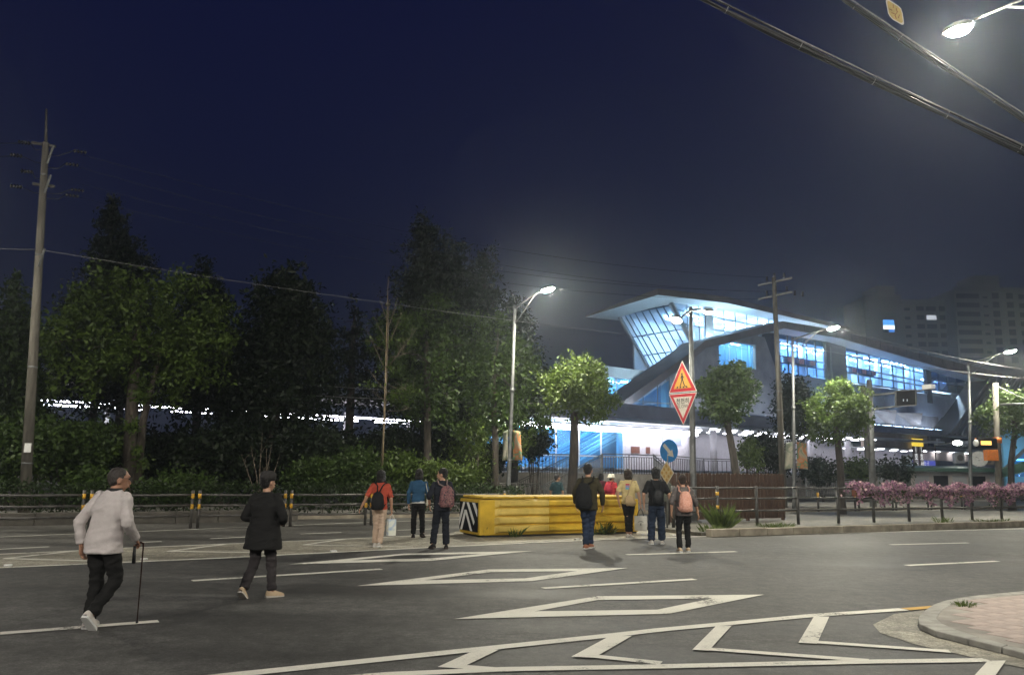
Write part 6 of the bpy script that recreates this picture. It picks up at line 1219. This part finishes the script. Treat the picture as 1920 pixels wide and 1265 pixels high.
# 3 woman in red
t3, HP, tl = person('woman in red top and cream trousers carrying a black backpack', G(709, 1026), 1.63, 4, cloth('top_red', (.42, .075, .045)), cloth('trousers_cream', (.50, .38, .29), .1), SH_W, 'bob', HAIR, lean=.05, head=-8, aL=((-.29, -.03, 1.13), (-.41, .03, .90)), aR=((.25, -.02, 1.10), (.265, .05, .84)), lL=((-.07, .08, .50), (-.09, .16, .085), 0, .1), lR=((.06, .02, .49), (.035, -.13, .105), .2, -.05), sleeve=.5, hem=.83, legw=1.12, curlR=1.2)
backpack(t3, tl, 'plain black backpack on the woman in red', cloth('pack_black', (.014, .014, .015)), (-.035, -.20, 1.03), (.29, .17, .40), sx=.12, top_in=.02)
tote(t3, 'paper_bag', 'blue and white paper shopping bag held by the woman in red', (.275, .06, .755), .19, .36, .11, bannermat('paper_bag', [(.10, .30, .62), (.72, .74, .66), (.75, .76, .70)], 2.2, 1.0), SO_W, .5, .13)
# 4 woman in blue jacket
t4, HP, tl = person('woman in dark blue jacket and black trousers with long bob hair', G(782, 1008), 1.66, 2, cloth('jacket_blue', (.025, .075, .145)), cloth('trousers_black2', (.011, .011, .012)), SH_B, 'bob', HAIR, lean=.02, head=0, lL=((-.10, .05, .50), (-.10, .03, .085), 0, .1), lR=((.10, .07, .50), (.13, .02, .12), .35, -.3), aL=((-.25, -.03, 1.10), (-.245, .04, .84)), aR=((.25, -.02, 1.10), (.24, .10, .88)), hem=.885, hemw=.98, under=cloth('shirt_white', (.6, .6, .6)), sole=SO_D)
tb_ = attach(t4, 'shoulder_bag', 'cream shoulder bag under the blue jacket woman right arm', 'bag', 'carried bags'); MB().prism([Vector((.21, -.10, .80)), Vector((.30, -.10, .82)), Vector((.31, -.10, 1.06)), Vector((.22, -.10, 1.06))], (0, .26, 0)).build('bag', cloth('bag_cream', (.52, .49, .40)), tb_, local=True, bevel=.02); MB().tube([tl(p) for p in ((.26, -.06, 1.05), (.20, -.08, 1.30), (.17, 0, 1.46), (.2, .1, 1.3), (.26, .12, 1.05))], .012, 6).build('strap', cloth('strap_cream', (.45, .42, .36)), tb_, True, True)
# 5 woman looking left
t5, HP, tl = person('woman in dark navy clothes turning her head to the left', G(826, 1028), 1.70, 10, cloth('top_navy', (.016, .018, .026)), cloth('trousers_navy', (.013, .015, .022)), SH_B, 'short', HAIR, lean=.06, head=66, aL=((-.285, -.02, 1.10), (-.25, .14, .90)), aR=((.25, .02, 1.10), (.23, .14, .92)), lL=((-.12, .02, .50), (-.175, -.06, .10), .2, .35), lR=((.10, .05, .50), (.12, -.02, .085), .05, -.1), sleeve=.62, hem=.80, legw=1.22, sole=SO_D, bulk=1.05)
MB().tube([Vector((-.255, .12, .935)), Vector((-.252, .131, .915))], .034, 12).build('wrist_watch', M['black'], t5, True, True)
FLO = bannermat('floral_print', [(.02, .015, .02), (.04, .02, .03), (.30, .12, .12), (.03, .02, .03), (.40, .26, .20)], 17, 5.0)
backpack(t5, tl, 'dark floral printed backpack on the woman looking left', FLO, (.09, -.20, 1.10), (.32, .17, .46), strap=cloth('strap_taupe', (.20, .15, .14)), sx=.10, pocket=False)
# 6 man in olive jacket
t6, HP, tl = person('tall man in olive jacket and blue jeans seen from behind', G(1103, 1029), 1.84, -6, cloth('jacket_olive', (.040, .034, .018)), cloth('jeans_blue', (.022, .034, .065), .3), cloth('shoe_rust', (.30, .13, .08)), 'short', HAIR, lean=.04, head=-12, aL=((-.27, -.04, 1.12), (-.25, .0, .90)), aR=((.285, -.02, 1.12), (.295, .10, .88)), lL=((-.055, .06, .50), (-.05, .02, .085), 0, -.4), lR=((.06, .10, .50), (.04, .12, .10), 0, -.3), hem=.78, hemw=1.04, bulk=1.10)
backpack(t6, tl, 'large black backpack hanging low on the olive jacket man', cloth('pack_black2', (.012, .012, .013)), (-.09, -.21, 1.06), (.34, .18, .52), sx=.11, top_in=.07)
# 7 woman in yellow tee
t7, HP, tl = person('woman in pale yellow t-shirt and black trousers with brown bob', G(1179, 1008), 1.74, -10, cloth('tee_yellow', (.56, .45, .22), .08), cloth('trousers_black3', (.010, .010, .010)), SH_W, 'bob', HAIR_B, lean=.03, head=-10, aL=((-.28, -.04, 1.10), (-.24, .06, .86)), aR=((.26, -.05, 1.10), (.30, -.04, .84)), lL=((-.05, .05, .50), (-.03, .06, .085), 0, .1), lR=((.05, .06, .50), (.05, .02, .085), 0, -.15), sleeve=.42, hem=.84, legw=.92, crop=.14, bulk=1.04, curlR=1.2)
pr = MB(); 
for k, (z, m_) in enumerate(((1.325, (.45, .06, .10)), (1.275, (.25, .22, .45)), (1.225, (.10, .38, .50)))): q = [tl(Vector((x, -.136 - .004 * (1.3 - z_) * 10, z_))) for x, z_ in ((-.065, z - .02), (.035, z - .02), (.035, z + .022), (-.065, z + .022))]; MB().prism(q, (0, -.004, 0)).build('back_print', cloth('print%d' % k, m_), t7, local=True)
tb_ = attach(t7, 'shoulder_bag', 'beige slouchy bag slung across the yellow shirt', 'bag', 'carried bags'); mb = MB(); loft(mb, [(Vector((.06, -.17, .80)), .10, .05), (Vector((.06, -.185, .88)), .15, .065), (Vector((.03, -.175, 1.0)), .11, .05), (Vector((.0, -.16, 1.06)), .05, .025)]); me = remesh(mb, .012, 3, .015, .06); me.materials.append(cloth('bag_beige', (.42, .31, .17))); o = bpy.data.objects.new('bag', me); C.objects.link(o); o.parent = tb_
MB().tube([tl(p) for p in ((-.02, -.16, 1.04), (.04, -.148, 1.25), (.10, -.10, 1.42), (.12, 0, 1.46), (.1, .12, 1.36), (-.05, .15, 1.1))], .013, 6).build('strap', cloth('strap_beige', (.42, .31, .17)), tb_, True, True)
tote(t7, 'tote_bag', 'white tote bag with small dark print and black handles', (.30, -.06, .755), .31, .36, .10, cloth('tote_white', (.66, .64, .58), .06), M['black'], .1, .20, M['s_black'])
# 8 black tee, wide jeans
t8, HP, tl = person('person in black t-shirt and wide blue jeans with curly hair', G(1232, 1020), 1.77, -5, cloth('tee_black', (.012, .012, .013)), cloth('jeans_wide', (.024, .036, .066), .3), SH_W, 'curly', HAIR, lean=.05, head=0, aL=((-.29, -.04, 1.12), (-.28, .06, .88)), aR=((.29, -.02, 1.12), (.345, .10, .87)), lL=((-.11, .04, .50), (-.13, -.04, .085), .12, .1), lR=((.11, .07, .50), (.12, .08, .085), 0, -.15), sleeve=.45, hem=.86, legw=1.42, bulk=1.07)
backpack(t8, tl, 'small square black leather backpack on the black t-shirt person', cloth('pack_black3', (.013, .014, .016), rough=.45), (.02, -.19, 1.06), (.25, .13, .34), sx=.10, top_in=.055)
# 9 woman with pink backpack
t9, HP, tl = person('short haired woman in grey patterned shirt and black trousers', G(1283, 1034), 1.63, 2, bannermat('grey_pattern', [(.05, .045, .05), (.11, .095, .09), (.06, .05, .055), (.24, .20, .14)], 24, 4.0), cloth('trousers_black4', (.010, .010, .010)), SH_C, 'short', HAIR_B, lean=.04, head=0, aL=((-.27, -.04, 1.12), (-.27, .0, .90)), aR=((.275, -.03, 1.10), (.34, .04, .86)), lL=((-.11, .03, .50), (-.115, -.08, .085), .08, .05), lR=((.10, .07, .50), (.115, .08, .085), 0, -.12), sleeve=.68, hem=.80, hemw=1.05, legw=1.08, bulk=1.10)
backpack(t9, tl, 'pink printed backpack on the short haired woman', bannermat('pink_print', [(.50, .20, .14), (.62, .30, .22), (.66, .36, .28), (.52, .22, .17)], 15, 2.0), (0, -.21, 1.11), (.31, .17, .46), sx=.11, top_in=.09)
# 10-13 people beyond the barrier
person('boy in teal shirt behind the yellow barrier by the street tree', RP(s_on(1044, 24.0), 24.0), 1.55, -25, cloth('shirt_teal', (.03, .065, .075)), cloth('trousers_dark5', (.02, .02, .022)), SH_B, 'short', HAIR, head=-35, sleeve=.5, group='pedestrians beyond the barrier')
hat_m = cloth('hat_white', (.60, .57, .48))
t11, HP, tl = person('person in red jacket and white bucket hat behind the barrier', RP(s_on(1146, 24.6), 24.6), 1.56, -30, cloth('jacket_red', (.50, .05, .06)), cloth('trousers_dark6', (.02, .02, .022)), SH_B, 'short', HAIR, head=-30, hat='bucket', group='pedestrians beyond the barrier')
backpack(t11, tl, 'dark red backpack on the person in the bucket hat', cloth('pack_crimson', (.28, .02, .04)), (-.02, -.2, 1.18), (.27, .15, .36))
person('dark haired person half hidden behind the bucket hat', RP(s_on(1128, 25.6), 25.6), 1.58, 15, cloth('jacket_maroon', (.10, .03, .04)), cloth('trousers_dark7', (.02, .02, .022)), SH_B, 'bob', HAIR, group='pedestrians beyond the barrier')
person('person in grey green shirt hidden behind the hazard diamond', RP(s_on(1246, 20.3), 20.3), 1.62, -10, cloth('shirt_sage', (.10, .11, .09)), cloth('trousers_dark8', (.05, .045, .045)), SH_C, 'short', HAIR, sleeve=.5, group='pedestrians beyond the barrier')
# ================================================================== NIGHT HAZE
hm = bpy.data.materials.new('night_haze'); hm.use_nodes = True; nt = hm.node_tree; nt.nodes.clear(); ho = nt.nodes.new('ShaderNodeOutputMaterial'); pv_ = nt.nodes.new('ShaderNodeVolumePrincipled')
pv_.inputs['Color'].default_value = (.78, .88, 1.0, 1); pv_.inputs['Density'].default_value = .0013; pv_.inputs['Anisotropy'].default_value = .8; nt.links.new(pv_.outputs[0], ho.inputs['Volume'])
hz_ = MB().box((50, 180, 44.5), (980, 720, 93)).build('haze', hm); hz_['kind'] = 'stuff'
cy.volume_step_rate = 4.0; cy.volume_max_steps = 64
